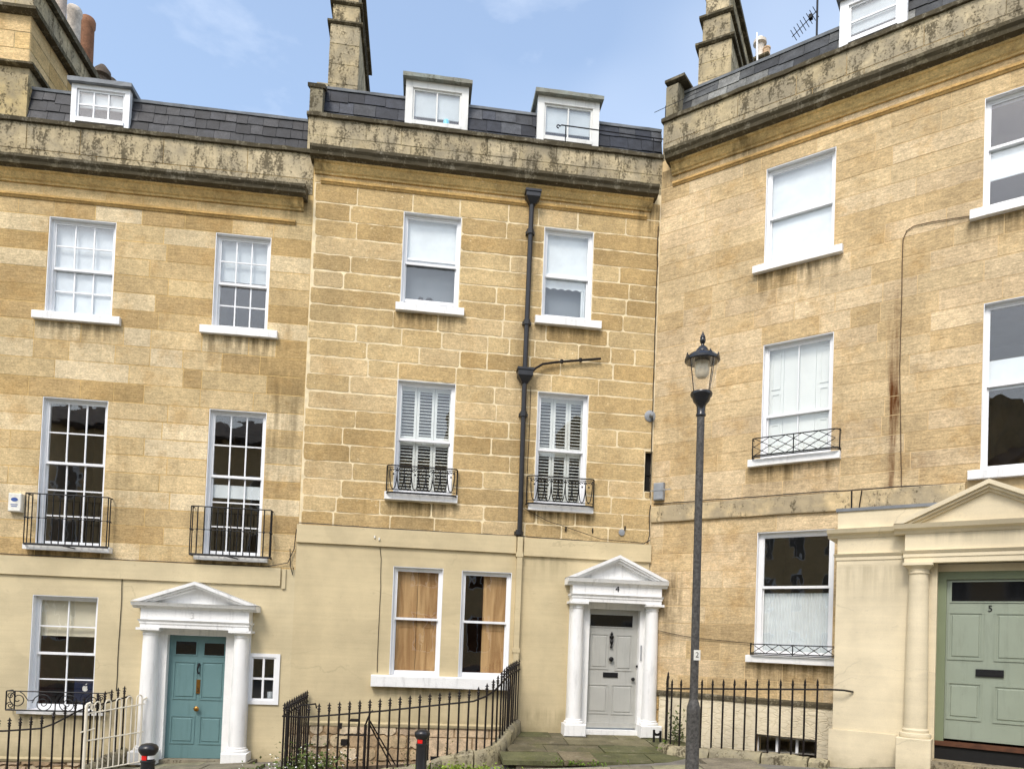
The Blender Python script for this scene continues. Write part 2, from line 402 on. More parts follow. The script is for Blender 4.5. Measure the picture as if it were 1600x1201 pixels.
# ------------------------------------------------------------------ mesh helpers
class MB:
    def __init__(s): s.v = []; s.f = []
    def add(s, vs, fs):
        o = len(s.v); s.v += [tuple(v) for v in vs]; s.f += [tuple(i + o for i in f) for f in fs]; return s
    def box(s, x0, x1, y0, y1, z0, z1):
        return s.add([(x0, y0, z0), (x1, y0, z0), (x1, y1, z0), (x0, y1, z0), (x0, y0, z1), (x1, y0, z1), (x1, y1, z1), (x0, y1, z1)],
                     [(0, 3, 2, 1), (4, 5, 6, 7), (0, 1, 5, 4), (1, 2, 6, 5), (2, 3, 7, 6), (3, 0, 4, 7)])
    def bbox(s, x0, x1, y0, y1, z0, z1, b):
        """box whose front (-y) face is bevelled"""
        return s.add([(x0, y1, z0), (x1, y1, z0), (x1, y1, z1), (x0, y1, z1), (x0, y0 + b, z0), (x1, y0 + b, z0), (x1, y0 + b, z1), (x0, y0 + b, z1),
                      (x0 + b, y0, z0 + b), (x1 - b, y0, z0 + b), (x1 - b, y0, z1 - b), (x0 + b, y0, z1 - b)],
                     [(0, 1, 2, 3), (0, 4, 5, 1), (1, 5, 6, 2), (2, 6, 7, 3), (3, 7, 4, 0), (4, 8, 9, 5), (5, 9, 10, 6), (6, 10, 11, 7), (7, 11, 8, 4), (8, 11, 10, 9)])
    def prism(s, prof, x0, x1, seg=1, jit=0, rng=None):
        """profile of (y, z) points, counter-clockwise seen from +x, extruded along x"""
        n = len(prof); rows = []
        for k in range(seg + 1):
            x = x0 + (x1 - x0) * k / seg
            rows.append([(x, y + (rng.uniform(-jit, jit) if jit else 0), z + (rng.uniform(-jit, jit) if jit else 0)) for y, z in prof])
        vs = [p for r in rows for p in r]; fs = []
        for k in range(seg):
            for i in range(n):
                j = (i + 1) % n
                fs.append((k * n + i, (k + 1) * n + i, (k + 1) * n + j, k * n + j))
        fs.append(tuple(range(n))); fs.append(tuple(seg * n + i for i in reversed(range(n))))
        return s.add(vs, fs)
    def poly_y(s, pts, y0, y1):
        """outline of (x, z) points given thickness from y0 to y1"""
        n = len(pts)
        vs = [(x, y0, z) for x, z in pts] + [(x, y1, z) for x, z in pts]
        fs = [tuple(range(n)), tuple(reversed(range(n, 2 * n)))] + [(i, n + i, n + (i + 1) % n, (i + 1) % n) for i in range(n)]
        return s.add(vs, fs)
    def tube(s, path, r, n=6, cap=True, closed=False):
        P = [Vector(p) for p in path]; m = len(P); vs = []; fs = []; prev = None
        rr = r if isinstance(r, (list, tuple)) else [r] * m
        for i, p in enumerate(P):
            if closed: t = P[(i + 1) % m] - P[i - 1]
            else: t = (P[min(i + 1, m - 1)] - P[max(i - 1, 0)])
            t.normalize()
            a = prev if prev is not None else (Vector((0, 0, 1)) if abs(t.z) < 0.9 else Vector((0, 1, 0)))
            a = (a - t * a.dot(t)).normalized(); b = t.cross(a); prev = a
            for k in range(n):
                q = 2 * math.pi * (k + .5) / n
                vs.append(tuple(p + (a * math.cos(q) + b * math.sin(q)) * rr[i]))
        for i in range(m if closed else m - 1):
            j = (i + 1) % m
            for k in range(n):
                l = (k + 1) % n
                fs.append((i * n + k, j * n + k, j * n + l, i * n + l))
        if cap and not closed:
            fs.append(tuple(reversed(range(n)))); fs.append(tuple((m - 1) * n + k for k in range(n)))
        return s.add(vs, fs)
    def lathe(s, prof, c=(0, 0, 0), n=16, arc=None):
        """profile of (radius, z), revolved about the vertical through c"""
        vs = []; fs = []; m = len(prof)
        for r, z in prof:
            for k in range(n):
                q = 2 * math.pi * k / n
                vs.append((c[0] + r * math.cos(q), c[1] + r * math.sin(q), c[2] + z))
        for i in range(m - 1):
            for k in range(n):
                l = (k + 1) % n
                fs.append((i * n + k, i * n + l, (i + 1) * n + l, (i + 1) * n + k))
        fs.append(tuple(reversed(range(n)))); fs.append(tuple((m - 1) * n + k for k in range(n)))
        return s.add(vs, fs)
    def build(s, name, mat, parent=None, smooth=False, color=None, loc=None):
        me = bpy.data.meshes.new(name)
        me.from_pydata(s.v, [], s.f)
        me.materials.append(M[mat] if isinstance(mat, str) else mat)
        if smooth:
            me.polygons.foreach_set('use_smooth', [True] * len(me.polygons))
            me.update()
            if smooth != 'all':
                me.set_sharp_from_angle(angle=R(35))
        me.update()
        o = bpy.data.objects.new(name, me); COL.objects.link(o)
        if parent: o.parent = parent
        if loc: o.location = loc
        if color: o.color = color
        return o

def tag(o, label=None, cat=None, group=None, kind=None):
    if label: o['label'] = label
    if cat: o['category'] = cat
    if group: o['group'] = group
    if kind: o['kind'] = kind
    return o

def empty(name, loc=(0, 0, 0), rz=0):
    o = bpy.data.objects.new(name, None); COL.objects.link(o)
    o.location = loc; o.rotation_euler = (0, 0, rz); o.empty_display_size = 0.2
    return o

def text(name, s, size, mat, parent, loc, depth=0.004):
    cu = bpy.data.curves.new(name, 'FONT'); cu.body = s; cu.size = size; cu.extrude = depth
    cu.align_x = 'CENTER'; cu.align_y = 'CENTER'
    t = bpy.data.objects.new(name + '_curve', cu); COL.objects.link(t)
    me = bpy.data.meshes.new_from_object(t)
    bpy.data.objects.remove(t)
    me.transform(Matrix.Rotation(R(90), 4, 'X'))
    me.materials.clear(); me.materials.append(M[mat])
    o = bpy.data.objects.new(name, me); COL.objects.link(o)
    o.parent = parent; o.location = loc
    return o

BROT = (-3.790259, 12.89832)
A3, A4, A5 = R(6.7429), R(7.2651), R(-35.3091)
H3 = empty('terraced_house', (*BROT, 0), A3)
H4 = empty('terraced_house', (*BROT, 0), A4)
H5 = empty('terraced_house', (2.509124, 13.701391, 0), A5)
tag(H3, 'golden stone terraced house with teal door numbered 3 and small-paned windows', 'house', 'terraced houses')
tag(H4, 'middle terraced house with pale-pointed stone, grey door numbered 4 and louvred shutters', 'house', 'terraced houses')
tag(H5, 'angled terraced house at right with cream porch and sage green door numbered 5', 'house', 'terraced houses')
FR = {3: (BROT, A3), 4: (BROT, A4), 5: ((2.509124, 13.701391), A5)}
def W(h, u, off, z=0):
    (x, y), a = FR[h]
    return Vector((x + u * math.cos(a) + off * math.sin(a), y + u * math.sin(a) - off * math.cos(a), z))
def zg(x):
    return -0.37 + 0.065 * max(-16, min(16, x))

# ------------------------------------------------------------------ walls of cut stone
def wall_mesh(u0, u1, z0, z1, openings, depth=0.3, y=0.0):
    mb = MB()
    us = sorted({u0, u1, *[o[0] for o in openings], *[o[1] for o in openings]})
    zs = sorted({z0, z1, *[o[2] for o in openings], *[o[3] for o in openings]})
    us = [u for u in us if u0 <= u <= u1]; zs = [z for z in zs if z0 <= z <= z1]
    for a, b in zip(us, us[1:]):
        for c, d in zip(zs, zs[1:]):
            mu, mz = (a + b) / 2, (c + d) / 2
            if any(o[0] < mu < o[1] and o[2] < mz < o[3] for o in openings): continue
            mb.add([(a, y, c), (b, y, c), (b, y, d), (a, y, d)], [(0, 1, 2, 3)])
    for a, b, c, d in openings:
        if b <= u0 or a >= u1 or d <= z0 or c >= z1: continue
        e = y + depth
        mb.add([(a, y, c), (a, e, c), (a, e, d), (a, y, d), (b, y, c), (b, e, c), (b, e, d), (b, y, d)],
               [(0, 1, 2, 3), (4, 7, 6, 5), (3, 2, 6, 7), (0, 4, 5, 1)])
    return mb

def stone_block(u0, u1, z0, z1, proud, rng, jit, step, corner):
    L = []
    def edge(a, b, nx, nz):
        d = math.hypot(b[0] - a[0], b[1] - a[1]); n = max(1, int(d / step))
        for i in range(n):
            t = i / n
            j = rng.uniform(-jit, jit) if i else 0
            L.append((a[0] + (b[0] - a[0]) * t + nx * j, a[1] + (b[1] - a[1]) * t + nz * j))
    c = min(corner, (u1 - u0) * .3, (z1 - z0) * .3)
    cc = [c * rng.uniform(.2, 1) for _ in range(4)]
    pts = [(u0 + cc[0], z0), (u1 - cc[1], z0), (u1, z0 + cc[1]), (u1, z1 - cc[2]), (u1 - cc[2], z1), (u0 + cc[3], z1), (u0, z1 - cc[3]), (u0, z0 + cc[0])]
    for i in range(8):
        a, b = pts[i], pts[(i + 1) % 8]
        if i % 2 == 0:
            nx, nz = ((0, -1), (1, 0), (0, 1), (-1, 0))[i // 2]
            edge(a, b, nx, nz)
        else: L.append(a)
    n = len(L); mu, mz = (u0 + u1) / 2, (z0 + z1) / 2
    e = min(.006, proud)
    tilt = rng.uniform(-.0015, .0015) if proud > .003 else 0
    fr = [(x - math.copysign(min(e, abs(x - mu)), x - mu), -proud + tilt * (x - mu) / max(.1, u1 - u0), z - math.copysign(min(e, abs(z - mz)), z - mz)) for x, z in L]
    bk = [(x, 0.012, z) for x, z in L]
    return fr + bk, [tuple(range(n))] + [(i, n + i, n + (i + 1) % n, (i + 1) % n) for i in range(n)]

def ashlar(parent, name, u0, u1, breaks, openings, wr, gap, proud, palette, seed, mat, jit=.004, step=.17, corner=.012, y=0.0, pvar=.4, skip=None, u0jit=0):
    rng = random.Random(seed); count = 0
    for ci, (za, zb) in enumerate(zip(breaks, breaks[1:])):
        iv = [(u0 + rng.uniform(0, u0jit), u1)]; extra = []
        for a, b, c, d in openings:
            if d <= za + .004 or c >= zb - .004: continue
            nv = []
            for p, q in iv:
                if b <= p or a >= q: nv.append((p, q)); continue
                if a > p: nv.append((p, a))
                if b < q: nv.append((b, q))
            iv = nv
            aa, bb = max(a, u0), min(b, u1)
            if bb > aa:
                if c > za + .04: extra.append((aa, bb, za, c))
                if d < zb - .04: extra.append((aa, bb, d, zb))
        rects = []
        for p, q in iv:
            ln = q - p
            n = max(1, round(ln / rng.uniform(*wr)))
            ws = [rng.uniform(.62, 1.4) for _ in range(n)]
            if n > 2 and rng.random() < .2: ws[rng.randrange(n)] *= .35
            t = sum(ws); x = p
            for w in ws:
                rects.append((x, x + ln * w / t, za, zb)); x += ln * w / t
        for a, b, c, d in rects + extra:
            if b - a < 2.5 * gap or d - c < 2.5 * gap: continue
            if skip and skip(a, b, c, d): continue
            g1, g2, g3, g4 = [gap * rng.uniform(.35, 1.6) for _ in range(4)]
            vs, fs = stone_block(a + g1, b - g2, c + g3, d - g4, proud * (1 + pvar * rng.uniform(-1, 1)), rng, jit, step, corner)
            mb = MB(); mb.add([(p, q + y, r) for p, q, r in vs], fs)
            col = rng.choice(palette); k = rng.uniform(.92, 1.07)
            mb.build(name, mat, parent, color=(col[0] * k, col[1] * k, col[2] * k, 1)); count += 1
    return count

def br(*parts):
    """breaks: br(z0, (n, z1), (n, z2) ...) divides each span into n courses"""
    out = [parts[0]]
    for n, z in parts[1:]:
        a = out[-1]
        out += [a + (z - a) * (i + 1) / n for i in range(n)]
    return out

PAL3 = [srgb(194, 169, 124), srgb(185, 158, 112), srgb(201, 178, 134), srgb(218, 199, 162), srgb(207, 184, 141), srgb(179, 152, 105), srgb(198, 173, 128), srgb(214, 194, 155)]
PAL4 = [srgb(194, 169, 123), srgb(188, 162, 116), srgb(200, 176, 131), srgb(191, 165, 119), srgb(205, 181, 138), srgb(182, 155, 108)]
PAL5 = [srgb(204, 181, 141), srgb(199, 175, 134), srgb(209, 187, 150), srgb(193, 168, 126), srgb(204, 181, 144)]
PALP = [srgb(194, 178, 144), srgb(184, 168, 134), srgb(202, 186, 152)]

# openings (u0, u1, z0, z1)
O3 = {'2a': (-4.35, -3.27, 6.80, 8.455), '2b': (-1.63, -0.69, 6.80, 8.455), '1a': (-4.30, -3.25, 2.86, 5.37), '1b': (-1.595, -.63, 2.83, 5.365),
      '0a': (-4.275, -3.235, .10, 2.02), 'sm': (-.715, -.245, .32, 1.135), 'dr': (-2.13, -1.08, -.70, 1.44)}
O4 = {'2a': (1.585, 2.625, 7.49, 9.18), '2b': (4.15, 5.08, 7.49, 9.18), '1a': (1.60, 2.64, 4.10, 6.135), '1b': (4.14, 5.095, 4.05, 6.125),
      '0a': (1.665, 2.55, .86, 2.79), '0b': (2.88, 3.785, .86, 2.775), 'dr': (5.20, 6.235, -.02, 2.21), 'slot': (6.205, 6.355, 4.41, 5.16)}
O5 = {'2a': (1.955, 3.085, 8.155, 9.85), '2b': (5.14, 6.27, 8.155, 9.83), '1a': (1.99, 3.125, 4.79, 6.77), '1b': (5.18, 6.32, 4.285, 6.75),
      '0a': (1.98, 3.22, 1.46, 3.55), 'bw': (2.055, 3.02, -.45, .145)}

def house_shell(H, name, mortar, u0, u1, z0, z1, ops, back=6.5, top=None):
    mb = wall_mesh(u0, u1, z0, z1, ops)
    t = top or z1
    mb.add([(u0, 0, z0), (u0, back, z0), (u0, back, t), (u0, 0, t)], [(3, 2, 1, 0)])
    mb.add([(u1, 0, z0), (u1, back, z0), (u1, back, t), (u1, 0, t)], [(0, 1, 2, 3)])
    mb.add([(u0, back, z0), (u1, back, z0), (u1, back, t), (u0, back, t)], [(3, 2, 1, 0)])
    mb.add([(u0, 0, t), (u1, 0, t), (u1, back, t), (u0, back, t)], [(0, 1, 2, 3)])
    return mb.build(name, mortar, H)

# --- number 3
U3L = -7.2
ops3 = list(O3.values())
w3 = house_shell(H3, 'wall', 'mortar3', U3L, 0.0, 2.64, 10.0, [o for o in ops3 if o[3] > 2.7])
ashlar(w3, 'ashlar_block', U3L, 0.0, br(2.66, (9, 5.37), (4, 6.665), (6, 8.455), (1, 8.74)), ops3, (.62, .92), .0035, .004, PAL3, 31, 'stone3', jit=.003)
ashlar(w3, 'frieze_block', U3L, 0.0, [8.745, 9.2], [], (.8, 1.2), .003, .004, [srgb(208, 180, 128), srgb(214, 188, 138)], 32, 'stone3')
r3 = wall_mesh(U3L, -.02, -.70, 2.645, [o for o in ops3 if o[3] < 2.7], y=-.03, depth=.33)
r3 = r3.build('rendered_wall', 'render3', H3)
MB().box(U3L, -.262, -.07, -.02, 2.345, 2.655).build('band_course', 'render3', H3)
MB().box(-.235, -.175, -.06, -.02, 2.3, 2.64).build('band_end', 'render3', H3)
# --- number 4
ops4 = list(O4.values())
w4 = house_shell(H4, 'wall', 'mortar4', 0.0, 6.35, 3.40, 10.7, [o for o in ops4 if o[3] > 3.5])
ashlar(w4, 'ashlar_block', 0.0, 6.34, br(3.42, (2, 3.96), (7, 6.13), (4, 7.36), (6, 9.18), (1, 9.52)), ops4, (.66, 1.1), .0085, .005, PAL4, 41, 'stone4', jit=.010, step=.12, corner=.035, u0jit=.07)
ashlar(w4, 'frieze_block', 0.0, 6.34, [9.525, 9.84], [], (.8, 1.2), .005, .005, [srgb(206, 178, 128), srgb(212, 186, 138)], 42, 'stone4')
wall_mesh(-.02, 6.34, -.02, 3.405, [o for o in ops4 if o[3] < 3.5], y=-.03, depth=.33).build('rendered_wall', 'render4', H4)
MB().box(-.02, 3.84, -.075, -.02, 3.125, 3.435).box(3.98, 6.36, -.075, -.02, 3.09, 3.415).build('band_course', 'render4', H4)
# --- number 5
ops5 = list(O5.values())
U5R = 8.6
w5 = house_shell(H5, 'wall', 'mortar5', 0.0, U5R, -2.4, 11.3, ops5)
ashlar(w5, 'ashlar_block', 0.003, U5R, br(4.13, (2, 4.67), (7, 6.77), (4, 8.03), (6, 9.85), (1, 10.11)), ops5, (.6, 1.05), .0022, .004, PAL5, 51, 'stone5', jit=.003, step=.2)
ashlar(w5, 'ashlar_block', 0.003, 3.5, br(.74, (2, 1.345), (7, 3.55), (1, 3.83)), ops5, (.55, .9), .0022, .004, PAL5, 52, 'stone5', jit=.003, step=.2)
ashlar(w5, 'frieze_block', 0.003, U5R, [10.115, 10.46], [], (.8, 1.2), .003, .004, PAL5, 53, 'stone5')
rng = random.Random(5)
MB().prism([(-.06, 4.11), (-.02, 4.13), (0, 4.13), (0, 3.83), (-.05, 3.83), (-.055, 3.85)], .02, 5.0, 30, .003, rng).build('band_course', 'string5', H5, color=srgb(210, 188, 146))

# ------------------------------------------------------------------ cornices, parapets, string mouldings
def cornice(H, u0, u1, zt, zb, off, seed, col=srgb(204, 176, 120), mat='stone4'):
    rng = random.Random(seed); h = zt - zb
    n = int((u1 - u0) / .14)
    # the weather-blackened crown moulding
    MB().prism([(-off, zt), (0, zt + .05), (0, zb + h * .45), (-off * .55, zb + h * .45), (-off * .62, zb + h * .5), (-off * .85, zb + h * .55), (-off * .88, zb + h * .72), (-off, zb + h * .85)],
               u0, u1, n, .005, rng).build('cornice_crown', 'crust', H, color=srgb(120, 112, 90))
    MB().prism([(-off * .56, zb + h * .44), (0, zb + h * .44), (0, zb - .03), (-.035, zb - .03), (-.045, zb), (-.07, zb + h * .06), (-off * .42, zb + h * .34), (-off * .5, zb + h * .38)],
               u0 + .06, u1 - .06, n, .002, rng).build('cornice_bed', mat, H, color=col)
cornice(H3, U3L, -.10, 9.30, 9.0, .30, 1, mat='stone3')
cornice(H4, -.06, 6.22, 10.03, 9.70, .30, 2)
cornice(H5, .16, U5R, 10.67, 10.33, .30, 3, mat='stone5')
def mould(H, u0, u1, z0, z1, mat, col):
    MB().prism([(-.05, z1), (0, z1 + .01), (0, z0), (-.02, z0), (-.035, z0 + .03), (-.05, z0 + .035)], u0, u1, int((u1 - u0) / .25), .002, random.Random(4)).build('string_moulding', mat, H, color=col)
mould(H3, U3L, -.29, 8.715, 8.785, 'stone3', srgb(196, 162, 104))
mould(H4, .11, 6.08, 9.51, 9.59, 'stone4', srgb(196, 162, 104))
mould(H5, .23, U5R, 10.10, 10.175, 'stone5', srgb(200, 164, 106))
def parapet(H, u0, u1, z0, z1, zm, seed, mat, back=.3, wr=(.7, 1.0), gap=.004):
    rng = random.Random(seed)
    ct = .075
    p = MB().box(u0, u1, 0, back, z0, z1 - ct).build('parapet', mat, H, color=srgb(206, 190, 150))
    ashlar(p, 'parapet_block', u0, u1, [z0, zm, z1 - ct], [], wr, gap, .006, PALP, seed, mat, jit=.004, step=.2)
    n = int((u1 - u0) / .16)
    MB().prism([(-.055, z1 - .01), (back + .03, z1), (back + .03, z1 - ct), (-.05, z1 - ct)], u0 - .03, u1, n, .007, rng).build('coping', 'crust', p, color=srgb(128, 120, 98))
parapet(H3, U3L, -.02, 9.28, 10.09, 9.56, 61, 'parapet', wr=(.9, 1.3), gap=.0025)
parapet(H4, -.15, 6.36, 10.02, 10.77, 10.37, 62, 'parapet', wr=(.55, .85), gap=.006)
parapet(H5, 0.0, U5R, 10.66, 11.47, 10.98, 63, 'parapet5', wr=(.9, 1.3), gap=.0025)

# ------------------------------------------------------------------ windows
def panes(parent, u0, u1, z0, z1, cols, rows, y, bar=.02, mat='glass'):
    for i in range(cols):
        for j in range(rows):
            a = u0 + (u1 - u0) * i / cols; b = u0 + (u1 - u0) * (i + 1) / cols
            c = z0 + (z1 - z0) * j / rows; d = z0 + (z1 - z0) * (j + 1) / rows
            MB().box(a + .002, b - .002, y, y + .004, c + .002, d - .002).build('pane', mat, parent)

def sash_mesh(u0, u1, z0, z1, cols, rows, y, st, top, bot, bar, t=.034):
    mb = MB()
    mb.box(u0, u0 + st, y, y + t, z0, z1).box(u1 - st, u1, y, y + t, z0, z1)
    mb.box(u0 + st, u1 - st, y + .001, y + t - .001, z1 - top, z1).box(u0 + st, u1 - st, y + .001, y + t - .001, z0, z0 + bot)
    gu0, gu1, gz0, gz1 = u0 + st, u1 - st, z0 + bot, z1 - top
    for i in range(1, cols):
        x = gu0 + (gu1 - gu0) * i / cols
        mb.box(x - bar / 2, x + bar / 2, y + .003, y + t - .006, gz0, gz1)
    for j in range(1, rows):
        z = gz0 + (gz1 - gz0) * j / rows
        mb.box(gu0, gu1, y + .005, y + t - .008, z - bar / 2, z + bar / 2)
    return mb, (gu0, gu1, gz0, gz1)

def room(parent, u0, u1, z0, z1, mat='room', depth=2.2, y0=.31):
    a, b, c, d, e, f = u0 - .22, u1 + .22, z0 - .25, z1 + .2, y0, y0 + depth
    mb = MB().add([(a, e, c), (b, e, c), (b, f, c), (a, f, c), (a, e, d), (b, e, d), (b, f, d), (a, f, d)],
                  [(0, 1, 2, 3), (7, 6, 5, 4), (3, 2, 6, 7), (0, 3, 7, 4), (1, 5, 6, 2)])
    mb.add([(a, e, c), (u0, e, c), (u0, e, d), (a, e, d), (u1, e, c), (b, e, c), (b, e, d), (u1, e, d)], [(0, 3, 2, 1), (4, 7, 6, 5)])
    mb.add([(u0, e, c), (u1, e, c), (u1, e, z0), (u0, e, z0), (u0, e, z1), (u1, e, z1), (u1, e, d), (u0, e, d)], [(0, 3, 2, 1), (4, 7, 6, 5)])
    return mb.build('interior', mat, parent)

def sash_window(H, o, cols, ru, rl, sill=None, zm=None, opened=0, rec=.085, yf=0.0, fr=.045, bar=.022, paint='white', glassmat='glass', roommat='room', bot=.075, dressing=None, lining=True):
    u0, u1, z0, z1 = o
    mb = MB(); L = .012; e = .003
    if lining:
        mb.box(u0 + .001, u0 + L, yf + e, .30, z0, z1 - .001).box(u1 - L, u1 - .001, yf + e, .30, z0, z1 - .001)
        mb.box(u0 + L, u1 - L, yf + e, .30, z1 - L, z1 - .001).box(u0 + L, u1 - L, .05, .30, z0 + .001, z0 + L)
    mb.box(u0 + L, u0 + L + fr, rec, rec + .10, z0 + L, z1 - L).box(u1 - L - fr, u1 - L, rec, rec + .10, z0 + L, z1 - L)
    mb.box(u0 + L + fr, u1 - L - fr, rec + .001, rec + .10, z1 - L - fr * .9, z1 - L)
    win = mb.build('sash_window', paint, H)
    a, b, c, d = u0 + L + fr * .75, u1 - L - fr * .75, z0 + L, z1 - L - fr * .6
    zm = zm or (c + d) / 2
    up, g = sash_mesh(a, b, zm - .022, d, cols, ru, rec + .012, .035, .04, .042, bar)
    up.build('upper_sash', paint, win)
    panes(win, *g, cols, ru, rec + .026, mat=glassmat)
    lo, g = sash_mesh(a, b, c + opened, zm + .02 + opened, cols, rl, rec + .052, .035, .042, bot, bar)
    lo.build('lower_sash', paint, win)
    panes(win, *g, cols, rl, rec + .066, mat=glassmat)
    if sill:
        s0, s1, sz0, sz1, so = sill
        rng = random.Random(int(s0 * 100))
        MB().prism([(-so, sz1 - .012), (-so + .01, sz1), (.10, sz1 + .012), (.10, sz0), (-so, sz0)], s0, s1, 6, .0025, rng).build('sill', 'whitewall', win)
    room(win, u0, u1, z0, z1, roommat)
    if dressing: dressing(win, a, b, c, d, rec + .085)
    return win

def blind(z0f, z1f, mat='blind', wavy=False):
    def f(win, a, b, c, d, y):
        za, zb = c + (d - c) * z0f, c + (d - c) * z1f
        mb = MB()
        if wavy:
            n = 40; top = [(a + (b - a) * i / n, zb) for i in range(n, -1, -1)]
            lowp = [(a + (b - a) * i / n, za + .025 * abs(math.sin(i / n * math.pi * 6))) for i in range(n + 1)]
            mb.poly_y(lowp + top, y + .03, y + .036)
        else:
            mb.box(a, b, y + .012, y + .018, za, zb)
            mb.tube([(a, y + .015, za), (b, y + .015, za)], .010, 6)
        mb.build('roller_blind', mat, win)
    return f
def both(*fs):
    def f(*a):
        for g in fs: g(*a)
    return f
def curtain(u0f, u1f, z0f, z1f, mat, folds=14, amp=.02):
    def f(win, a, b, c, d, y):
        x0, x1 = a + (b - a) * u0f, a + (b - a) * u1f
        za, zb = c + (d - c) * z0f, c + (d - c) * z1f
        n = folds * 6; fr = []; 
        for i in range(n + 1):
            x = x0 + (x1 - x0) * i / n
            fr.append((x, y + .035 + amp * math.sin(i / 6 * 2 * math.pi)))
        mb = MB(); vs = [(x, q, za) for x, q in fr] + [(x, q, zb) for x, q in fr] + [(x, q + .004, za) for x, q in fr] + [(x, q + .004, zb) for x, q in fr]
        m = n + 1
        fs = [(i, i + 1, m + i + 1, m + i) for i in range(n)] + [(2 * m + i + 1, 2 * m + i, 3 * m + i, 3 * m + i + 1) for i in range(n)]
        mb.add(vs, fs); mb.build('curtain', mat, win, smooth='all')
    return f
def louvres(npan=3):
    def f(win, a, b, c, d, y):
        zmid = (c + d) / 2
        for z0, z1 in ((c + .02, zmid - .01), (zmid + .01, d - .01)):
            for k in range(npan):
                x0 = a + (b - a) * k / npan + .003; x1 = a + (b - a) * (k + 1) / npan - .003
                st = .045
                mb = MB().box(x0, x0 + st, y + .03, y + .055, z0, z1).box(x1 - st, x1, y + .03, y + .055, z0, z1)
                mb.box(x0 + st, x1 - st, y + .031, y + .054, z0, z0 + .07).box(x0 + st, x1 - st, y + .031, y + .054, z1 - .08, z1)
                n = int((z1 - z0 - .15) / .058)
                for i in range(n):
                    z = z0 + .075 + (z1 - z0 - .16) * (i + .5) / n
                    vs = []
                    for xx in (x0 + st, x1 - st):
                        vs += [(xx, y + .026, z - .003), (xx, y + .028, z - .011), (xx, y + .060, z + .004), (xx, y + .058, z + .012)]
                    mb.add(vs, [(0, 1, 5, 4), (1, 2, 6, 5), (2, 3, 7, 6), (3, 0, 4, 7)])
                mb.build('shutter_panel', 'shutter', win)
    return f
def wood_shutter(x0f, x1f, split=True):
    def f(win, a, b, c, d, y):
        xs = [x0f, (x0f + x1f) / 2, x1f] if split else [x0f, x1f]
        for p, q in zip(xs, xs[1:]):
            x0, x1 = a + (b - a) * p + .004, a + (b - a) * q - .004
            for z0, z1 in ((c, (c + d) / 2), ((c + d) / 2 + .008, d)):
                mb = MB().box(x0, x1, y + .025, y + .045, z0, z1)
                st = min(.07, (x1 - x0) * .22)
                mb.box(x0, x0 + st, y + .013, y + .0255, z0, z1).box(x1 - st, x1, y + .013, y + .0255, z0, z1)
                mb.box(x0 + st, x1 - st, y + .014, y + .0255, z0, z0 + .09).box(x0 + st, x1 - st, y + .014, y + .0255, z1 - .09, z1)
                mb.build('wooden_shutter', 'wood', win)
    return f
def panel_shutters(win, a, b, c, d, y):
    n = 4
    for k in range(n):
        x0, x1 = a + (b - a) * k / n + .002, a + (b - a) * (k + 1) / n - .002
        mb = MB().box(x0, x1, y + .022, y + .042, c, d)
        for z0, z1 in ((c + .1, c + .62), (c + .7, c + 1.15), (c + 1.22, d - .08)):
            if k in (0, 3):
                mb.box(x0 + .06, x1 - .05, y + .010, y + .023, z0, z0 + .02).box(x0 + .06, x1 - .05, y + .010, y + .023, z1 - .02, z1)
                mb.box(x0 + .06, x0 + .08, y + .010, y + .023, z0 + .02, z1 - .02).box(x1 - .07, x1 - .05, y + .010, y + .023, z0 + .02, z1 - .02)
        mb.build('panelled_shutter', 'shutter', win)

def screen(win, a, b, c, d, y):
    MB().box(a, b, y + .16, y + .165, c + .12, c + (d - c) * .55).build('reflection_sheet', 'panegrey', win)  # added sheet behind the lower sash, its grey stands in for reflected light
# number 3 windows
sash_window(H3, O3['2a'], 3, 2, 2, (-4.51, -3.11, 6.67, 6.80, .09), dressing=blind(.03, 1, 'paleblind'))
sash_window(H3, O3['2b'], 3, 2, 2, (-1.80, -.505, 6.66, 6.79, .09), dressing=blind(.55, 1, 'greyblind'))
sash_window(H3, O3['1a'], 3, 2, 3, (-4.43, -3.06, 2.77, 2.86, .13), zm=4.28)
sash_window(H3, O3['1b'], 3, 2, 3, (-1.70, -.49, 2.735, 2.83, .13), zm=4.22, dressing=blind(.41, .50, 'blind'))
def monitor(win, a, b, c, d, y):
    m = MB().box(a + .5, b + .02, y + .22, y + .26, c + .1, c + .52).box(a + .62, a + .78, y + .24, y + .3, c - .1, c + .1).build('computer_monitor', 'screen', win)
    pts = []
    for i in range(26):                     # a pale fruit-shaped mark with a bite and a leaf
        q = 2 * math.pi * i / 26; r = .05 * (1 - .12 * abs(math.cos(q)) ** 6 * (1 if math.sin(q) > -2 else 0))
        if abs(q - .25) < .35: r *= .78
        pts.append((a + .68 + r * math.cos(q), c + .33 + r * 1.02 * math.sin(q) - (.012 if abs(q - math.pi / 2) < .25 else 0)))
    mb = MB().poly_y(pts, y + .214, y + .219)
    mb.poly_y([(a + .68, c + .39), (a + .70, c + .395), (a + .715, c + .42), (a + .69, c + .412)], y + .214, y + .219)
    mb.build('monitor_mark', 'lampwhite', win)
sash_window(H3, O3['0a'], 2, 2, 2, (-4.40, -3.04, .035, .10, .1), yf=-.03, roommat='roomred', dressing=both(blind(.66, 1, 'creamblind'), monitor))
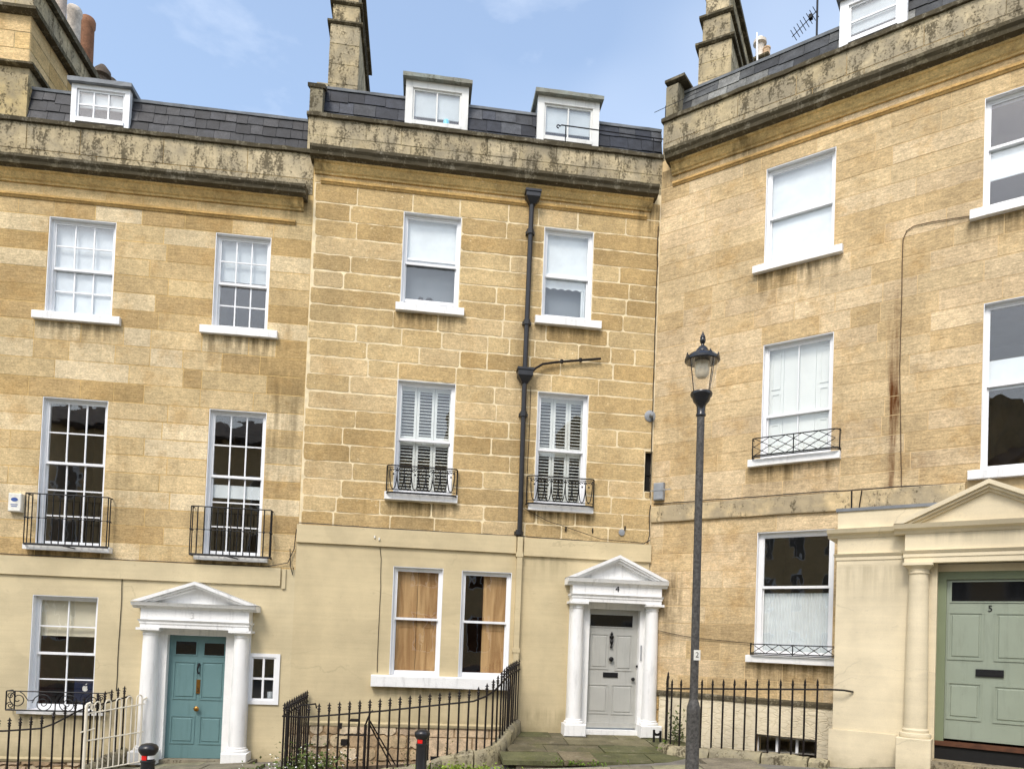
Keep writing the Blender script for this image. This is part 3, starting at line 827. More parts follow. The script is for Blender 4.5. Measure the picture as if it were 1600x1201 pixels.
# small casement beside the door
u0, u1, z0, z1 = O3['sm']
cw = MB().box(u0 - .04, u0 + .03, -.06, .06, z0 - .03, z1 + .03).box(u1 - .03, u1 + .04, -.06, .06, z0 - .03, z1 + .03)
cw.box(u0 + .03, u1 - .03, -.059, .06, z1 - .03, z1 + .03).box(u0 + .03, u1 - .03, -.059, .06, z0 - .03, z0 + .04)
sh, g = sash_mesh(u0 + .03, u1 - .03, z0 + .04, z1 - .03, 2, 2, -.04, .03, .03, .03, .035)
cw.add(sh.v, sh.f)
cw = cw.build('casement_window', 'white', H3)
panes(cw, *g, 2, 2, -.025)
room(cw, u0, u1, z0, z1)
MB().lathe([(.05, 0), (.055, .1), (.05, .14)], (u1 - .13, .1, z0 + .04), 12).build('pot_on_sill', 'greyblind', cw, smooth=True)

# number 4 windows
sash_window(H4, O4['2a'], 1, 1, 1, (1.51, 2.73, 7.355, 7.49, .1), opened=.10, zm=8.30, dressing=both(blind(.52, 1), screen), bot=.06)
def boots(win, a, b, c, d, y):
    for x, s in ((a + .52, 1), (a + .36, .8)):
        MB().lathe([(.03, 0), (.07 * s, .04), (.085 * s, .09), (.05 * s, .14), (.01, .16)], (x, y + .12, c + .15), 12).build('ornament', 'rustiron', win, smooth=True)
boots(H4.children[-1], *O4['2a'], .2)
sash_window(H4, O4['2b'], 1, 1, 1, (4.03, 5.265, 7.35, 7.485, .1), opened=.05, zm=8.32, dressing=both(blind(.50, 1), screen, blind(.38, .55, 'blind', True), curtain(.86, 1, 0, .5, 'blind', 3)), bot=.06)
sash_window(H4, O4['1a'], 1, 1, 1, (1.455, 2.745, 3.965, 4.10, .11), zm=5.09, dressing=louvres())
sash_window(H4, O4['1b'], 1, 1, 1, (4.03, 5.23, 3.925, 4.045, .11), zm=5.08, dressing=louvres())
sash_window(H4, O4['0a'], 1, 1, 1, None, yf=-.03, rec=.04, zm=1.87, dressing=wood_shutter(0, 1))
sash_window(H4, O4['0b'], 1, 1, 1, None, yf=-.03, rec=.04, zm=1.86, roommat='roomred', dressing=wood_shutter(.45, 1, False))
MB().prism([(-.16, .845), (-.15, .86), (.05, .868), (.05, .665), (-.16, .665)], 1.36, 3.80, 10, .003, random.Random(8)).build('long_sill', 'whitewall', H4)
# slot vent at the corner
MB().box(O4['slot'][0], O4['slot'][1], .12, .13, O4['slot'][2], O4['slot'][3]).box(6.205, 6.355, .1, .12, 4.74, 4.76).build('slot_vent', 'void', H4)

# number 5 windows
sash_window(H5, O5['2a'], 1, 1, 1, (1.79, 3.235, 8.03, 8.155, .1), zm=9.0, dressing=blind(0, 1, 'blind'))
sash_window(H5, O5['2b'], 1, 1, 1, (4.985, 6.42, 8.02, 8.155, .1), zm=9.1, dressing=blind(.3, .57, 'blind'))
sash_window(H5, O5['1a'], 2, 1, 1, (1.81, 3.28, 4.67, 4.79, .11), zm=5.55, bar=.014, dressing=panel_shutters)
sash_window(H5, O5['1b'], 1, 1, 1, (5.03, 6.47, 4.155, 4.285, .11), zm=5.55, dressing=blind(.50, .68, 'blind'))
sash_window(H5, O5['0a'], 1, 1, 1, (1.87, 3.36, 1.345, 1.46, .11), zm=2.62, fr=.07, dressing=curtain(0, 1, 0, .52, 'blind', 22, .012))
u0, u1, z0, z1 = O5['bw']
bwm = MB()
for k in range(4):
    x = u0 + (u1 - u0) * k / 3
    bwm.box(x - .02, x + .02, .1, .14, z0, z1 - .04)
bwm.box(u0 - .001, u1 + .001, .099, .141, z1 - .045, z1 - .001)
bw = bwm.build('basement_window', 'white', H5)
panes(bw, u0 + .02, u1 - .02, z0, z1 - .045, 3, 1, .118)
room(bw, u0, u1, z0, z1)
# basement of number 5 below the ledge
MB().prism([(-.07, .72), (-.05, .75), (0, .75), (0, .66), (-.06, .66)], .02, 3.6, 14, .003, rng).build('plinth_ledge', 'crust', H5, color=srgb(150, 140, 112))
wall_mesh(.30, 3.6, -2.3, .66, [O5['bw']], y=-.035, depth=.12).build('basement_wall', 'verm', H5)
ashlar(w5, 'plinth_block', .003, .30, br(-.4, (4, .655)), [], (.3, .3), .006, .03, [srgb(196, 168, 118), srgb(186, 158, 110)], 55, 'stone5')

# ------------------------------------------------------------------ balconettes and window guards
def bar(mb, p, q, r=.007, n=5): mb.tube([p, q], r, n)
def guard3(u0, u1, z0, z1, off):
    mb = MB()
    for z, r in ((z1, .011), (z0, .013), (z0 - .015, .012)):
        mb.tube([(u0, -.02, z), (u0, -off, z), (u1, -off, z), (u1, -.02, z)], r, 6)
    zk = z0 + (z1 - z0) * .52
    mb.tube([(u0, -.02, zk), (u0, -off, zk), (u1, -off, zk), (u1, -.02, zk)], .006, 5)
    mb.add(*[(lambda m: (m.v, m.f))(MB().tube([(u0 + .62, -off - .01, z0 - .02), (u0 + .8, -off + .02, z0 - .05)], .012, 5))][0])
    g = mb.build('balconette', 'iron', H3)
    n = 13
    ref = MB().tube([(0, 0, z0), (0, 0, z1)], .010, 6)
    ref.lathe([(.004, -.03), (.022, 0), (.004, .03)], (0, 0, zk), 6)
    me = None
    pos = [(u0 + (u1 - u0) * i / (n - 1), -off) for i in range(n)] + [(u0, -off * .5), (u1, -off * .5)]
    for x, y in pos:
        if me is None:
            o = ref.build('bar', 'iron', g); me = o.data
        else:
            o = bpy.data.objects.new('bar', me); COL.objects.link(o); o.parent = g
        o.location = (x, y, 0)
guard3(-4.385, -3.09, 2.86, 3.69, .19)
guard3(-1.755, -.44, 2.82, 3.63, .19)

def spiral(cx, cz, r0, r1, a0, a1, y, n=26):
    return [(cx + (r0 + (r1 - r0) * i / n) * math.cos(a0 + (a1 - a0) * i / n), y, cz + (r0 + (r1 - r0) * i / n) * math.sin(a0 + (a1 - a0) * i / n)) for i in range(n + 1)]
def guard_scroll(u0, u1, z0, z1, off):
    mb = MB(); y = -off
    mb.tube([(u0, -.02, z1), (u0, y, z1), (u1, y, z1), (u1, -.02, z1)], .010, 6)
    mb.tube([(u0, -.02, z0), (u0, y, z0), (u1, y, z0), (u1, -.02, z0)], .014, 6)
    for x in (u0, u0 + .13, u1, u1 - .11): bar(mb, (x, y, z0), (x, y, z1), .012)
    h = (z1 - z0); zc = (z0 + z1) / 2
    for x, sgn in ((u0 + .065, 1), (u1 - .055, -1)):
        mb.tube(spiral(x, zc + h * .25, .055, .012, 0, 9, y), .008, 5); mb.tube(spiral(x, zc - h * .25, .055, .012, 3, -6, y), .008, 5)
    um = (u0 + u1) / 2
    for s in (-1, 1):
        mb.tube(spiral(um + s * .19, zc - .04, .165, .02, math.pi / 2 - s * 1.5, math.pi / 2 + s * 11, y, 46), .008, 5)
        mb.tube(spiral(um + s * .58, zc + .02, .14, .02, math.pi / 2 - s * .2, math.pi / 2 - s * 10.5, y, 40), .008, 5)
        mb.tube([(um + s * .33, y, zc + .02), (um + s * .42, y, zc + .0), (um + s * .5, y, zc + .11), (um + s * .56, y, zc + .15)], .008, 5)
    bar(mb, (um, y, z0 - .04), (um, y, zc), .01)
    mb.build('window_guard', 'iron', H3)
guard_scroll(-4.50, -2.98, .11, .42, .22)

def guard4(u0, u1, z0, z1, off):
    mb = MB(); y = -off; c = .09
    def ring(z, r):
        mb.tube([(u0, -.02, z), (u0, y + c, z), (u0 + c * .3, y + c * .3, z), (u0 + c, y, z), (u1 - c, y, z), (u1 - c * .3, y + c * .3, z), (u1, y + c, z), (u1, -.02, z)], r, 6)
    ring(z1, .012); ring(z1 - .035, .007); ring(z0, .016); ring(z0 + .05, .007)
    g = mb.build('balconette', 'iron', H4)
    n = 9; w = (u1 - u0 - 2 * c * .6) / n
    m = MB(); h = z1 - z0
    # one arched lyre motif
    arch = [(-w * .5, 0, z1 - .04), (-w * .5, 0, z1 - .16), (-w * .42, 0, z0 + .2), (-w * .25, 0, z0 + .09), (0, 0, z0 + .045), (w * .25, 0, z0 + .09), (w * .42, 0, z0 + .2), (w * .5, 0, z1 - .16), (w * .5, 0, z1 - .04)]
    m.tube(arch, .009, 5)
    m.tube(spiral(-w * .24, z1 - .085, w * .22, .01, 0, 5, 0, 12), .008, 5); m.tube(spiral(w * .24, z1 - .085, w * .22, .01, math.pi, math.pi - 5, 0, 12), .008, 5)
    m.lathe([(.004, -.02), (.018, 0), (.004, .02)], (0, 0, z1 - .15), 6)
    m.lathe([(.004, -.015), (.015, 0), (.004, .015)], (0, 0, z0 + .06), 6)
    me = None
    for i in range(n):
        x = u0 + c * .6 + w * (i + .5)
        if me is None: o = m.build('lyre_motif', 'iron', g); me = o.data
        else:
            o = bpy.data.objects.new('lyre_motif', me); COL.objects.link(o); o.parent = g
        o.location = (x, y, 0)
    for x in (u0, u1):
        MB().tube([(x, -.05, z0), (x, -.05, z1)], .012, 6).build('end_bar', 'iron', g)
guard4(1.485, 2.73, 4.075, 4.55, .17)
guard4(3.995, 5.235, 4.035, 4.53, .17)

def guard5(u0, u1, z0, z1, off, n, span=2):
    mb = MB(); y = -off; c = .08
    for z, r in ((z1, .010), (z0, .012), (z0 - .025, .010)):
        mb.tube([(u0, -.02, z), (u0, y + c, z), (u0 + c * .3, y + c * .3, z), (u0 + c, y, z), (u1 - c, y, z), (u1 - c * .3, y + c * .3, z), (u1, y + c, z), (u1, -.02, z)], r, 6)
    w = (u1 - u0 - .1) / n
    ua, ub = u0 + .05, u1 - .05
    for i in range(1 - span, n):
        for sg in (0, 1):
            a = ua + w * i; p, q = (a, z0), (a + span * w, z1)
            if sg: p, q = (a, z1), (a + span * w, z0)
            f = lambda x: p[1] + (q[1] - p[1]) * (x - p[0]) / (q[0] - p[0])
            x0, x1 = max(p[0], ua), min(q[0], ub)
            if x1 > x0: bar(mb, (x0, y + .008 * sg, f(x0)), (x1, y + .008 * sg, f(x1)), .006)
    for i in range(n):
        for k, zz in enumerate((.25, .75) if span == 2 else (.5,)):
            mb.lathe([(.002, -.012), (.018, -.004), (.018, .004), (.002, .012)], (ua + w * (i + .5), y + .004, z0 + (z1 - z0) * zz), 6)
        if span == 2: mb.lathe([(.002, -.012), (.018, -.004), (.018, .004), (.002, .012)], (ua + w * i, y + .004, (z0 + z1) / 2), 6)
    for x in (u0, u1, (u0 + u1) / 2): bar(mb, (x, y + (0 if x == (u0 + u1) / 2 else c), z0 - .03), (x, y + (0 if x == (u0 + u1) / 2 else c), z1 + (.0 if x == (u0 + u1) / 2 else .02)), .010)
    mb.build('window_guard', 'iron', H5)
guard5(1.885, 3.275, 4.83, 5.125, .17, 5)
guard5(1.945, 3.36, 1.50, 1.65, .15, 6, 1)

# ------------------------------------------------------------------ doorcases and doors
def entasis(x, y, z0, z1, r0, r1, n=20):
    pr = []
    for i in range(7):
        t = i / 6
        pr.append((r0 + (r1 - r0) * (t ** 1.6), z0 + (z1 - z0) * t))
    return MB().lathe(pr, (x, y, 0), n)

def doorcase(H, paint, uL, uR, zb, zcap, zfr0, zfr1, zped, zapex, ext, off, r, number, nm, numat, d0, d1):
    """columns at uL and uR; zb base, zcap top of capitals, frieze zfr0..zfr1, pediment zped..zapex"""
    cu = (uL + uR) / 2; yc = -off + .14
    f0, f1 = uL - r * .95, uR + r * .95
    # pilaster responds, jambs and lintel behind the columns
    mb = MB()
    for s, x in ((-1, uL), (1, uR)):
        i = x + .12 * -s; o = x + r * .9 * s
        mb.box(min(i, o), max(i, o), -.10, .1, zb, zcap)
    mb.box(uL + .119, d0, -.07, .2, zb, zcap).box(d1, uR - .119, -.07, .2, zb, zcap)
    mb.box(d0, d1, -.071, .2, zcap - .11, zcap)
    dc = mb.build('doorcase', paint, H)
    en = MB()
    en.box(f0, f1, -off, .02, zcap, zcap + (zfr0 - zcap) * .5).box(f0 - .012, f1 + .012, -off - .012, .021, zcap + (zfr0 - zcap) * .5, zfr0 - .03)
    en.prism([(-off - .04, zfr0), (.022, zfr0), (.022, zfr0 - .032), (-off - .018, zfr0 - .032)], f0 - .03, f1 + .03)
    en.box(f0, f1, -off + .001, .019, zfr0, zfr1)
    en.build('entablature', paint, dc)
    # pediment: horizontal cornice, raking cornices and tympanum
    hh = zped - zfr1; p0, p1 = f0 - ext, f1 + ext
    pd = MB()
    pd.prism([(-off - ext * .98, zped), (.018, zped), (.018, zfr1 - .005), (-off - .01, zfr1 - .005), (-off - .03, zfr1 + hh * .3), (-off - ext * .75, zfr1 + hh * .45), (-off - ext * .8, zfr1 + hh * .6)], p0, p1)
    th = (zapex - zped) / ((p1 - p0) / 2)
    t = .125
    for k, (o2, tk, lift) in enumerate(((off + ext, t * .45, 0), (off + ext * .8, t * .72, -.04), (off + ext * .4, t, -.075))):
        for s in (-1, 1):
            xe = cu + s * (p1 - p0) / 2
            A = (xe, zped + .012 + k * .0), ; za = zped + .012
            lo = lift
            pts = [(xe, za + min(0, 0)), (cu, zapex + lo * .0), (cu, zapex - tk), (xe - s * tk / th * 1.0, za - .004)]
            if s > 0: pts = pts[::-1]
            pd.poly_y(pts, -o2 + .001 * (s > 0), .015)
    pd.poly_y([(p0 + .1, zped), (p1 - .1, zped), (cu, zapex - .09)], -off + .06, .01)
    pd.build('pediment', paint, dc)
    ch = .13
    for x in (uL, uR):
        c = entasis(x, yc, zb + .30, zcap - ch, r, r * .84, 24)
        c.lathe([(r * .84, zcap - ch), (r * .92, zcap - ch + .01), (r * .92, zcap - ch + .028), (r * .86, zcap - ch + .034), (r * .88, zcap - .075), (r * 1.18, zcap - .05), (r * 1.2, zcap - .042)], (x, yc, 0), 24)
        c.box(x - r * 1.3, x + r * 1.3, yc - r * 1.3, yc + r * 1.2, zcap - .042, zcap - .001)
        c.lathe([(r * 1.28, zb + .215), (r * 1.34, zb + .235), (r * 1.28, zb + .262), (r * 1.1, zb + .27), (r * 1.12, zb + .29), (r, zb + .305)], (x, yc, 0), 24)
        c.bbox(x - r * 1.48, x + r * 1.48, yc - r * 1.48, yc + r * 1.3, zb, zb + .215, .012)
        c.build('column', paint, dc, smooth=True)
    text('house_number', number, .15, numat, dc, (nm[0], -off - .004, nm[1]), .005)
    return dc

def door(H, mat, u0, u1, z0, z1, y, glass, panels, rails_mat=None):
    d = MB().box(u0, u1, y, y + .05, z0, z1)
    d = d.build('door', mat, H)
    # panels: a sunk moulding frame with a raised field
    for a, b, c, e in panels:
        mb = MB()
        t = .022
        mb.box(a, b, y - .012, y + .001, c, c + t).box(a, b, y - .012, y + .001, e - t, e).box(a, a + t, y - .0119, y + .001, c + t, e - t).box(b - t, b, y - .0119, y + .001, c + t, e - t)
        mb.bbox(a + .045, b - .045, y - .012, y + .001, c + .045, e - .045, .011)
        mb.build('panel', mat, d)
    for a, b, c, e in glass:
        MB().box(a, b, y - .004, y + .004, c, e).build('pane', 'doorglass', d)
        t = .018
        MB().box(a - t, b + t, y - .012, y, c - t, c).box(a - t, b + t, y - .012, y, e, e + t).box(a - t, a, y - .0119, y, c, e).box(b, b + t, y - .0119, y, c, e).build('glazing_bead', mat, d)
    return d
N = NT('dark_door_glass'); M['doorglass'] = N.finish((0.006, 0.006, 0.007, 1), 0.05, spec=0.6)

doorcase(H3, 'whitewall', -2.315, -.835, -.73, 1.545, 1.68, 1.87, 1.965, 2.335, .125, .30, .142, '3', (-1.62, 1.765), 'ghost', -2.075, -1.115)
d3 = door(H3, 'door3', -2.09, -1.10, -.67, 1.43, .05, [(-1.965, -1.63, 1.105, 1.325), (-1.495, -1.165, 1.10, 1.31)],
          [(-1.99, -1.60, .335, .99), (-1.535, -1.135, .33, .995), (-2.005, -1.60, -.425, .06), (-1.525, -1.14, -.43, .055)])
MB().box(-2.16, -1.05, -.12, .2, -.78, -.675).build('door_step', 'kerb', H3, color=srgb(150, 142, 122))
kn = MB().tube([(-1.57, .04, .95), (-1.57, .015, .93), (-1.585, .0, .86), (-1.575, -.0, .8), (-1.56, .02, .79)], [.02, .02, .012, .012, .02], 8)
kn.build('door_knocker', 'iron', d3, smooth=True)
MB().box(-1.60, -1.535, .03, .05, .44, .68).box(-1.59, -1.545, .025, .031, .60, .63).build('letter_plate', 'brass', d3)
text('letter_plate_number', '3', .09, 'black', d3, (-1.568, .026, .50), .002)
MB().lathe([(.012, 0), (.015, .03), (.04, .045), (.045, .06), (.03, .075), (.004, .08)], (0, 0, 0), 14).build('door_knob', 'brass', d3, smooth=True, loc=(-1.57, .05, .18)).rotation_euler = (R(90), 0, 0)

doorcase(H4, 'whitewall', 4.985, 6.385, -.11, 2.30, 2.435, 2.60, 2.715, 3.155, .10, .30, .132, '4', (5.68, 2.545), 'black', 5.245, 6.19)
d4 = door(H4, 'door4', 5.23, 6.20, .08, 2.20, .05, [(5.285, 6.085, 1.875, 2.09)],
          [(5.29, 5.645, 1.085, 1.745), (5.77, 6.10, 1.065, 1.74), (5.265, 5.665, .27, .815), (5.72, 6.14, .26, .815)])
MB().box(5.20, 6.24, -.02, .045, .02, .11).build('weather_board', 'door4', d4)
MB().box(5.16, 6.28, -.10, .25, -.10, -.01).build('door_step', 'whitewall', H4)
kn = MB().lathe([(.01, -.14), (.03, -.12), (.012, -.09), (.035, -.02), (.02, .02), (.045, .07), (.02, .1), (.03, .12), (.004, .16)], (5.69, .02, 1.62), 12)
kn.build('door_knocker', 'iron', d4, smooth=True)
MB().box(5.555, 5.835, .035, .05, .94, 1.03).box(5.575, 5.815, .031, .036, .955, 1.015).build('letter_plate', 'iron', d4)
for x, z, r in ((5.69, 1.275, .045), (6.115, .92, .035), (6.185, 1.16, .025)):
    MB().lathe([(.3 * r, 0), (.4 * r, .03), (r, .04), (r, .055), (.5 * r, .07), (.05 * r, .072)], (0, 0, 0), 14).build('door_knob', 'iron', d4, smooth=True, loc=(x, .05, z)).rotation_euler = (R(90), 0, 0)
MB().box(6.215, 6.235, -.09, -.068, 1.27, 1.55).build('entry_panel', 'greyplastic', H4)

# porch of number 5
PO = .9
pm = MB()
pm.box(3.445, 4.755, -PO, .0, -2.3, 2.855)                       # pier left of the door
pm.box(3.40, 4.30, -PO - .03, -.002, -.35, .435)                 # plinth of the pier
pm.box(3.446, 7.2, -PO + .001, -.001, 3.32, 3.655)               # blocking course
porch = pm.build('porch', 'render5', H5)
MB().box(3.42, 7.22, -PO - .02, -.0005, 3.655, 3.70).build('lead_flashing', 'lead', porch)
MB().box(5.95, 7.15, -PO, 0, -2.3, 2.856).build('pier', 'render5', porch)
def porch_ent(u0, u1, o, z):
    m = MB()
    m.box(u0, u1, -o, -.003, 2.85, 2.93).box(u0 - .012, u1 + .012, -o - .012, -.004, 2.93, 2.985)
    m.prism([(-o - .045, 3.02), (0, 3.02), (0, 2.984), (-o - .02, 2.984)], u0 - .04, u1 + .04)
    m.box(u0 + .004, u1 - .004, -o + .004, -.005, 3.02, 3.27)
    m.prism([(-o - .12, 3.385), (0, 3.40), (0, 3.26), (-o - .01, 3.26), (-o - .03, 3.30), (-o - .09, 3.325), (-o - .10, 3.345)], u0 - .13, u1 + .13)
    return m.build('entablature', 'render5', porch)
porch_ent(3.445, 7.15, PO, 0)
porch_ent(4.36, 6.34, PO + .16, 0)
pd = MB(); cu, zped, zap, xe0 = 5.345, 3.395, 3.925, 1.115
off = PO + .16; th = (zap - zped) / xe0
for o2, tk in ((off + .12, .06), (off + .08, .10), (off + .03, .14)):
    for s in (-1, 1):
        pts = [(cu + s * xe0, zped), (cu, zap), (cu, zap - tk), (cu + s * (xe0 - tk / th), zped - .003)]
        if s > 0: pts = pts[::-1]
        pd.poly_y(pts, -o2 + .001 * (s > 0), -PO + .05)
pd.poly_y([(cu - xe0 + .1, zped), (cu + xe0 - .1, zped), (cu, zap - .09)], -off + .01, -PO + .04)
pd.build('pediment', 'render5', porch)
for x in (4.535, 6.155):
    yc = -PO - .06; r = .148
    c = entasis(x, yc, .56, 2.70, r, r * .82, 28)
    c.lathe([(r * .82, 2.70), (r * .92, 2.705), (r * .92, 2.725), (r * .86, 2.73), (r * .88, 2.765), (r * 1.12, 2.80), (r * 1.16, 2.812)], (x, yc, 0), 28)
    c.box(x - r * 1.24, x + r * 1.24, yc - r * 1.24, -PO + .1, 2.812, 2.849)
    c.lathe([(r * 1.32, .435), (r * 1.36, .46), (r * 1.3, .495), (r * 1.1, .505), (r * 1.12, .54), (r, .565)], (x, yc, 0), 28)
    c.bbox(x - r * 1.44, x + r * 1.44, yc - r * 1.44, -PO + .1, -.5, .434, .01)
    c.build('column', 'render5', porch, smooth=True)
# frame and door
fm = MB().box(4.755, 4.86, -.80, -.60, .40, 2.745).box(5.85, 5.95, -.80, -.60, .40, 2.745).box(4.86, 5.85, -.799, -.60, 2.635, 2.745)
fm.build('door_frame', 'frame5', H5)
MB().box(4.755, 5.95, -.81, -.2, 2.745, 2.85).build('door_head', 'render5', porch)
d5 = door(H5, 'door5', 4.861, 5.849, .44, 2.634, -.765, [(4.92, 5.79, 2.335, 2.60)],
          [(4.885, 5.30, 1.53, 2.19), (5.425, 5.84, 1.53, 2.185), (4.885, 5.295, .71, 1.225), (5.425, 5.835, .705, 1.21)])
MB().box(5.22, 5.54, -.785, -.764, 1.315, 1.415).box(5.24, 5.52, -.79, -.784, 1.335, 1.395).build('letter_plate', 'iron', d5)
text('door_number', '5', .12, 'iron', d5, (5.372, -.767, 2.235), .008)
MB().box(4.755, 5.95, -.81, -.55, .34, .405).build('threshold', 'darkwood', H5)
MB().box(4.755, 5.95, -.78, -.5, .15, .34).build('riser', 'void', H5)
MB().box(4.70, 6.0, -1.15, -.5, -.02, .15).build('door_step', 'kerb', H5, color=srgb(170, 156, 126))
MB().box(3.30, 4.36, -1.0, -.89, -.4, -.12).build('footing', 'kerb', H5, color=srgb(140, 128, 100))

# ------------------------------------------------------------------ roofs, dormers
def mansard(H, u0, u1, zb, yb, zt, yt, rows, w, seed, cols, dorm=()):
    back = 5.5
    mb = MB().add([(u0, yb, zb), (u1, yb, zb), (u1, yt, zt), (u0, yt, zt), (u0, back, zt + .5), (u1, back, zt + .5), (u0, back, zb), (u1, back, zb)],
                  [(0, 1, 2, 3), (3, 2, 5, 4), (0, 3, 4, 6), (1, 7, 5, 2)])
    roof = mb.build('roof', 'roofback', H)
    rng = random.Random(seed)
    L = math.hypot(zt - zb, yt - yb); dy, dz = (yt - yb) / L, (zt - zb) / L
    nrm = (-dz, dy)                                     # outward (y, z)
    ex = L / rows
    for r in range(rows):
        x = u0 - rng.uniform(0, w) if r % 2 else u0 - w * .5 * rng.random()
        while x < u1:
            ww = w * rng.uniform(.75, 1.25)
            a, b = max(x + .003, u0), min(x + ww - .003, u1); x += ww
            if b - a < .04: continue
            if any(a > q0 - .02 and b < q1 + .02 for q0, q1 in dorm): continue
            s0 = r * ex - .01 + rng.uniform(-.012, .012) - (.03 if rng.random() < .06 else 0); s1 = s0 + ex * 1.25
            if r == rows - 1: s1 = L
            t0, t1 = .028 + rng.uniform(-.003, .004), .010
            vs = []
            for xx in (a, b):
                for s_, t_ in ((s0, t0), (s0, t0 - .012), (s1, t1), (s1, t1 - .008)):
                    vs.append((xx, yb + dy * s_ + nrm[0] * t_, zb + dz * s_ + nrm[1] * t_))
            c = rng.choice(cols); k = rng.uniform(.6, 1.4)
            MB().add(vs, [(0, 4, 6, 2), (1, 3, 7, 5), (0, 1, 5, 4), (2, 6, 7, 3), (0, 2, 3, 1), (4, 5, 7, 6)]).build('slate', 'slate', roof, color=(c[0] * k, c[1] * k, c[2] * k, 1))
    MB().prism([(yt - .05, zt + .015), (yt + .12, zt + .05), (yt + .12, zt - .01), (yt - .04, zt - .03)], u0, u1, 24, .004, rng).build('ridge_flashing', 'lead', roof)
    # gutter behind the parapet
    MB().box(u0, u1, .2, yb + .05, zb - .1, zb - .02).build('gutter', 'lead', roof)
    return roof
SL3 = [srgb(50, 51, 54), srgb(43, 44, 47), srgb(62, 62, 64)]
SL4 = [srgb(43, 46, 53), srgb(38, 41, 48), srgb(54, 57, 64), srgb(68, 70, 74)]
SL5 = [srgb(84, 86, 86), srgb(66, 68, 70), srgb(112, 112, 108), srgb(50, 52, 54)]
mansard(H3, U3L, -.15, 9.95, .40, 11.02, .62, 5, .25, 71, SL3, [(-4.4, -3.35)])
mansard(H4, .02, 6.5, 10.65, .40, 11.68, .62, 4, .33, 72, SL4, [(1.5, 2.72), (4.0, 5.25)])
mansard(H5, .12, U5R, 11.35, .40, 12.31, .62, 4, .36, 73, SL5, [(2.97, 4.1)])

def dormer(H, u0, u1, z0, z1, y, cols, rows, paint, back=1.9, post=.11, head=.1, cheek='lead', lip=.08, dressing=None, roofmat='lead'):
    mb = MB().box(u0, u0 + post, y, y + .10, z0 - .06, z1 - head).box(u1 - post, u1, y, y + .10, z0 - .06, z1 - head)
    mb.box(u0, u1, y - .002, y + .101, z1 - head, z1).box(u0 + post, u1 - post, y - .02, y + .10, z0 - .02, z0 + .05)
    d = mb.build('dormer', paint, H)
    MB().box(u0 + .01, u0 + .04, y + .1, back, z0 - .1, z1).box(u1 - .04, u1 - .01, y + .1, back, z0 - .1, z1).build('cheek', cheek, d)
    MB().prism([(y - lip, z1 + .075), (back, z1 + .14), (back, z1 + .002), (y - lip, z1 + .002)], u0 - lip * .6, u1 + lip * .6, 10, .004, random.Random(9)).build('dormer_roof', roofmat, d)
    s, g = sash_mesh(u0 + post, u1 - post, z0 + .05, z1 - head, cols, rows, y + .03, .035, .035, .04, .026)
    s.build('sash', paint, d)
    panes(d, *g, cols, rows, y + .045)
    a, b, c, e = u0 + .05, u1 - .05, z0, z1 - .02
    m = MB().add([(a, y + .12, c), (b, y + .12, c), (b, back, c), (a, back, c), (a, y + .12, e), (b, y + .12, e), (b, back, e), (a, back, e)], [(0, 1, 2, 3), (7, 6, 5, 4), (3, 2, 6, 7), (0, 3, 7, 4), (1, 5, 6, 2)])
    m.build('interior', 'room', d)
    if dressing: dressing(d, u0 + post, u1 - post, z0 + .05, z1 - head, y + .07)
    return d
dormer(H3, -4.31, -3.33, 10.43, 11.08, .42, 3, 2, 'white', post=.085, head=.07, dressing=both(blind(.45, 1, 'greyblind')))
M['oldlead'] = mat_weathered('weathered_lead', 0.35, 0.95)
dA = dormer(H4, 1.51, 2.68, 11.10, 11.91, .42, 2, 1, 'oldwhite', post=.13, head=.13, lip=.10, roofmat='oldlead', dressing=blind(.22, 1, 'greyblind'))
dB = dormer(H4, 4.0, 5.20, 11.12, 11.94, .42, 2, 1, 'oldwhite', post=.13, head=.13, lip=.10, roofmat='oldlead', dressing=blind(.22, 1, 'greyblind'))
for d in (dA, dB):
    for c in d.children:
        if c.name.startswith('dormer_roof'): c.color = srgb(150, 156, 148)
MB().lathe([(.04, 0), (.06, .02), (.06, .10), (.05, .12)], (2.28, .52, 11.17), 12).build('cup', 'cyan', dA, smooth=True)
dormer(H5, 2.99, 4.02, 11.86, 12.62, .42, 1, 2, 'white', post=.14, head=.12, dressing=blind(.2, 1, 'greyblind'))
# little handrail on the parapet of number 4, seen before the second dormer
hr = MB().tube(spiral(4.36, 11.17, .02, .035, 0, 5, .12, 10)[::-1] + [(4.42, .12, 11.20), (6.9, .12, 11.17)], .011, 6)
hr.tube([(4.50, .12, 10.76), (4.50, .12, 11.195)], .010, 6).tube([(6.2, .12, 10.76), (6.2, .12, 11.175)], .010, 6)
hr.build('roof_handrail', 'iron', H4)

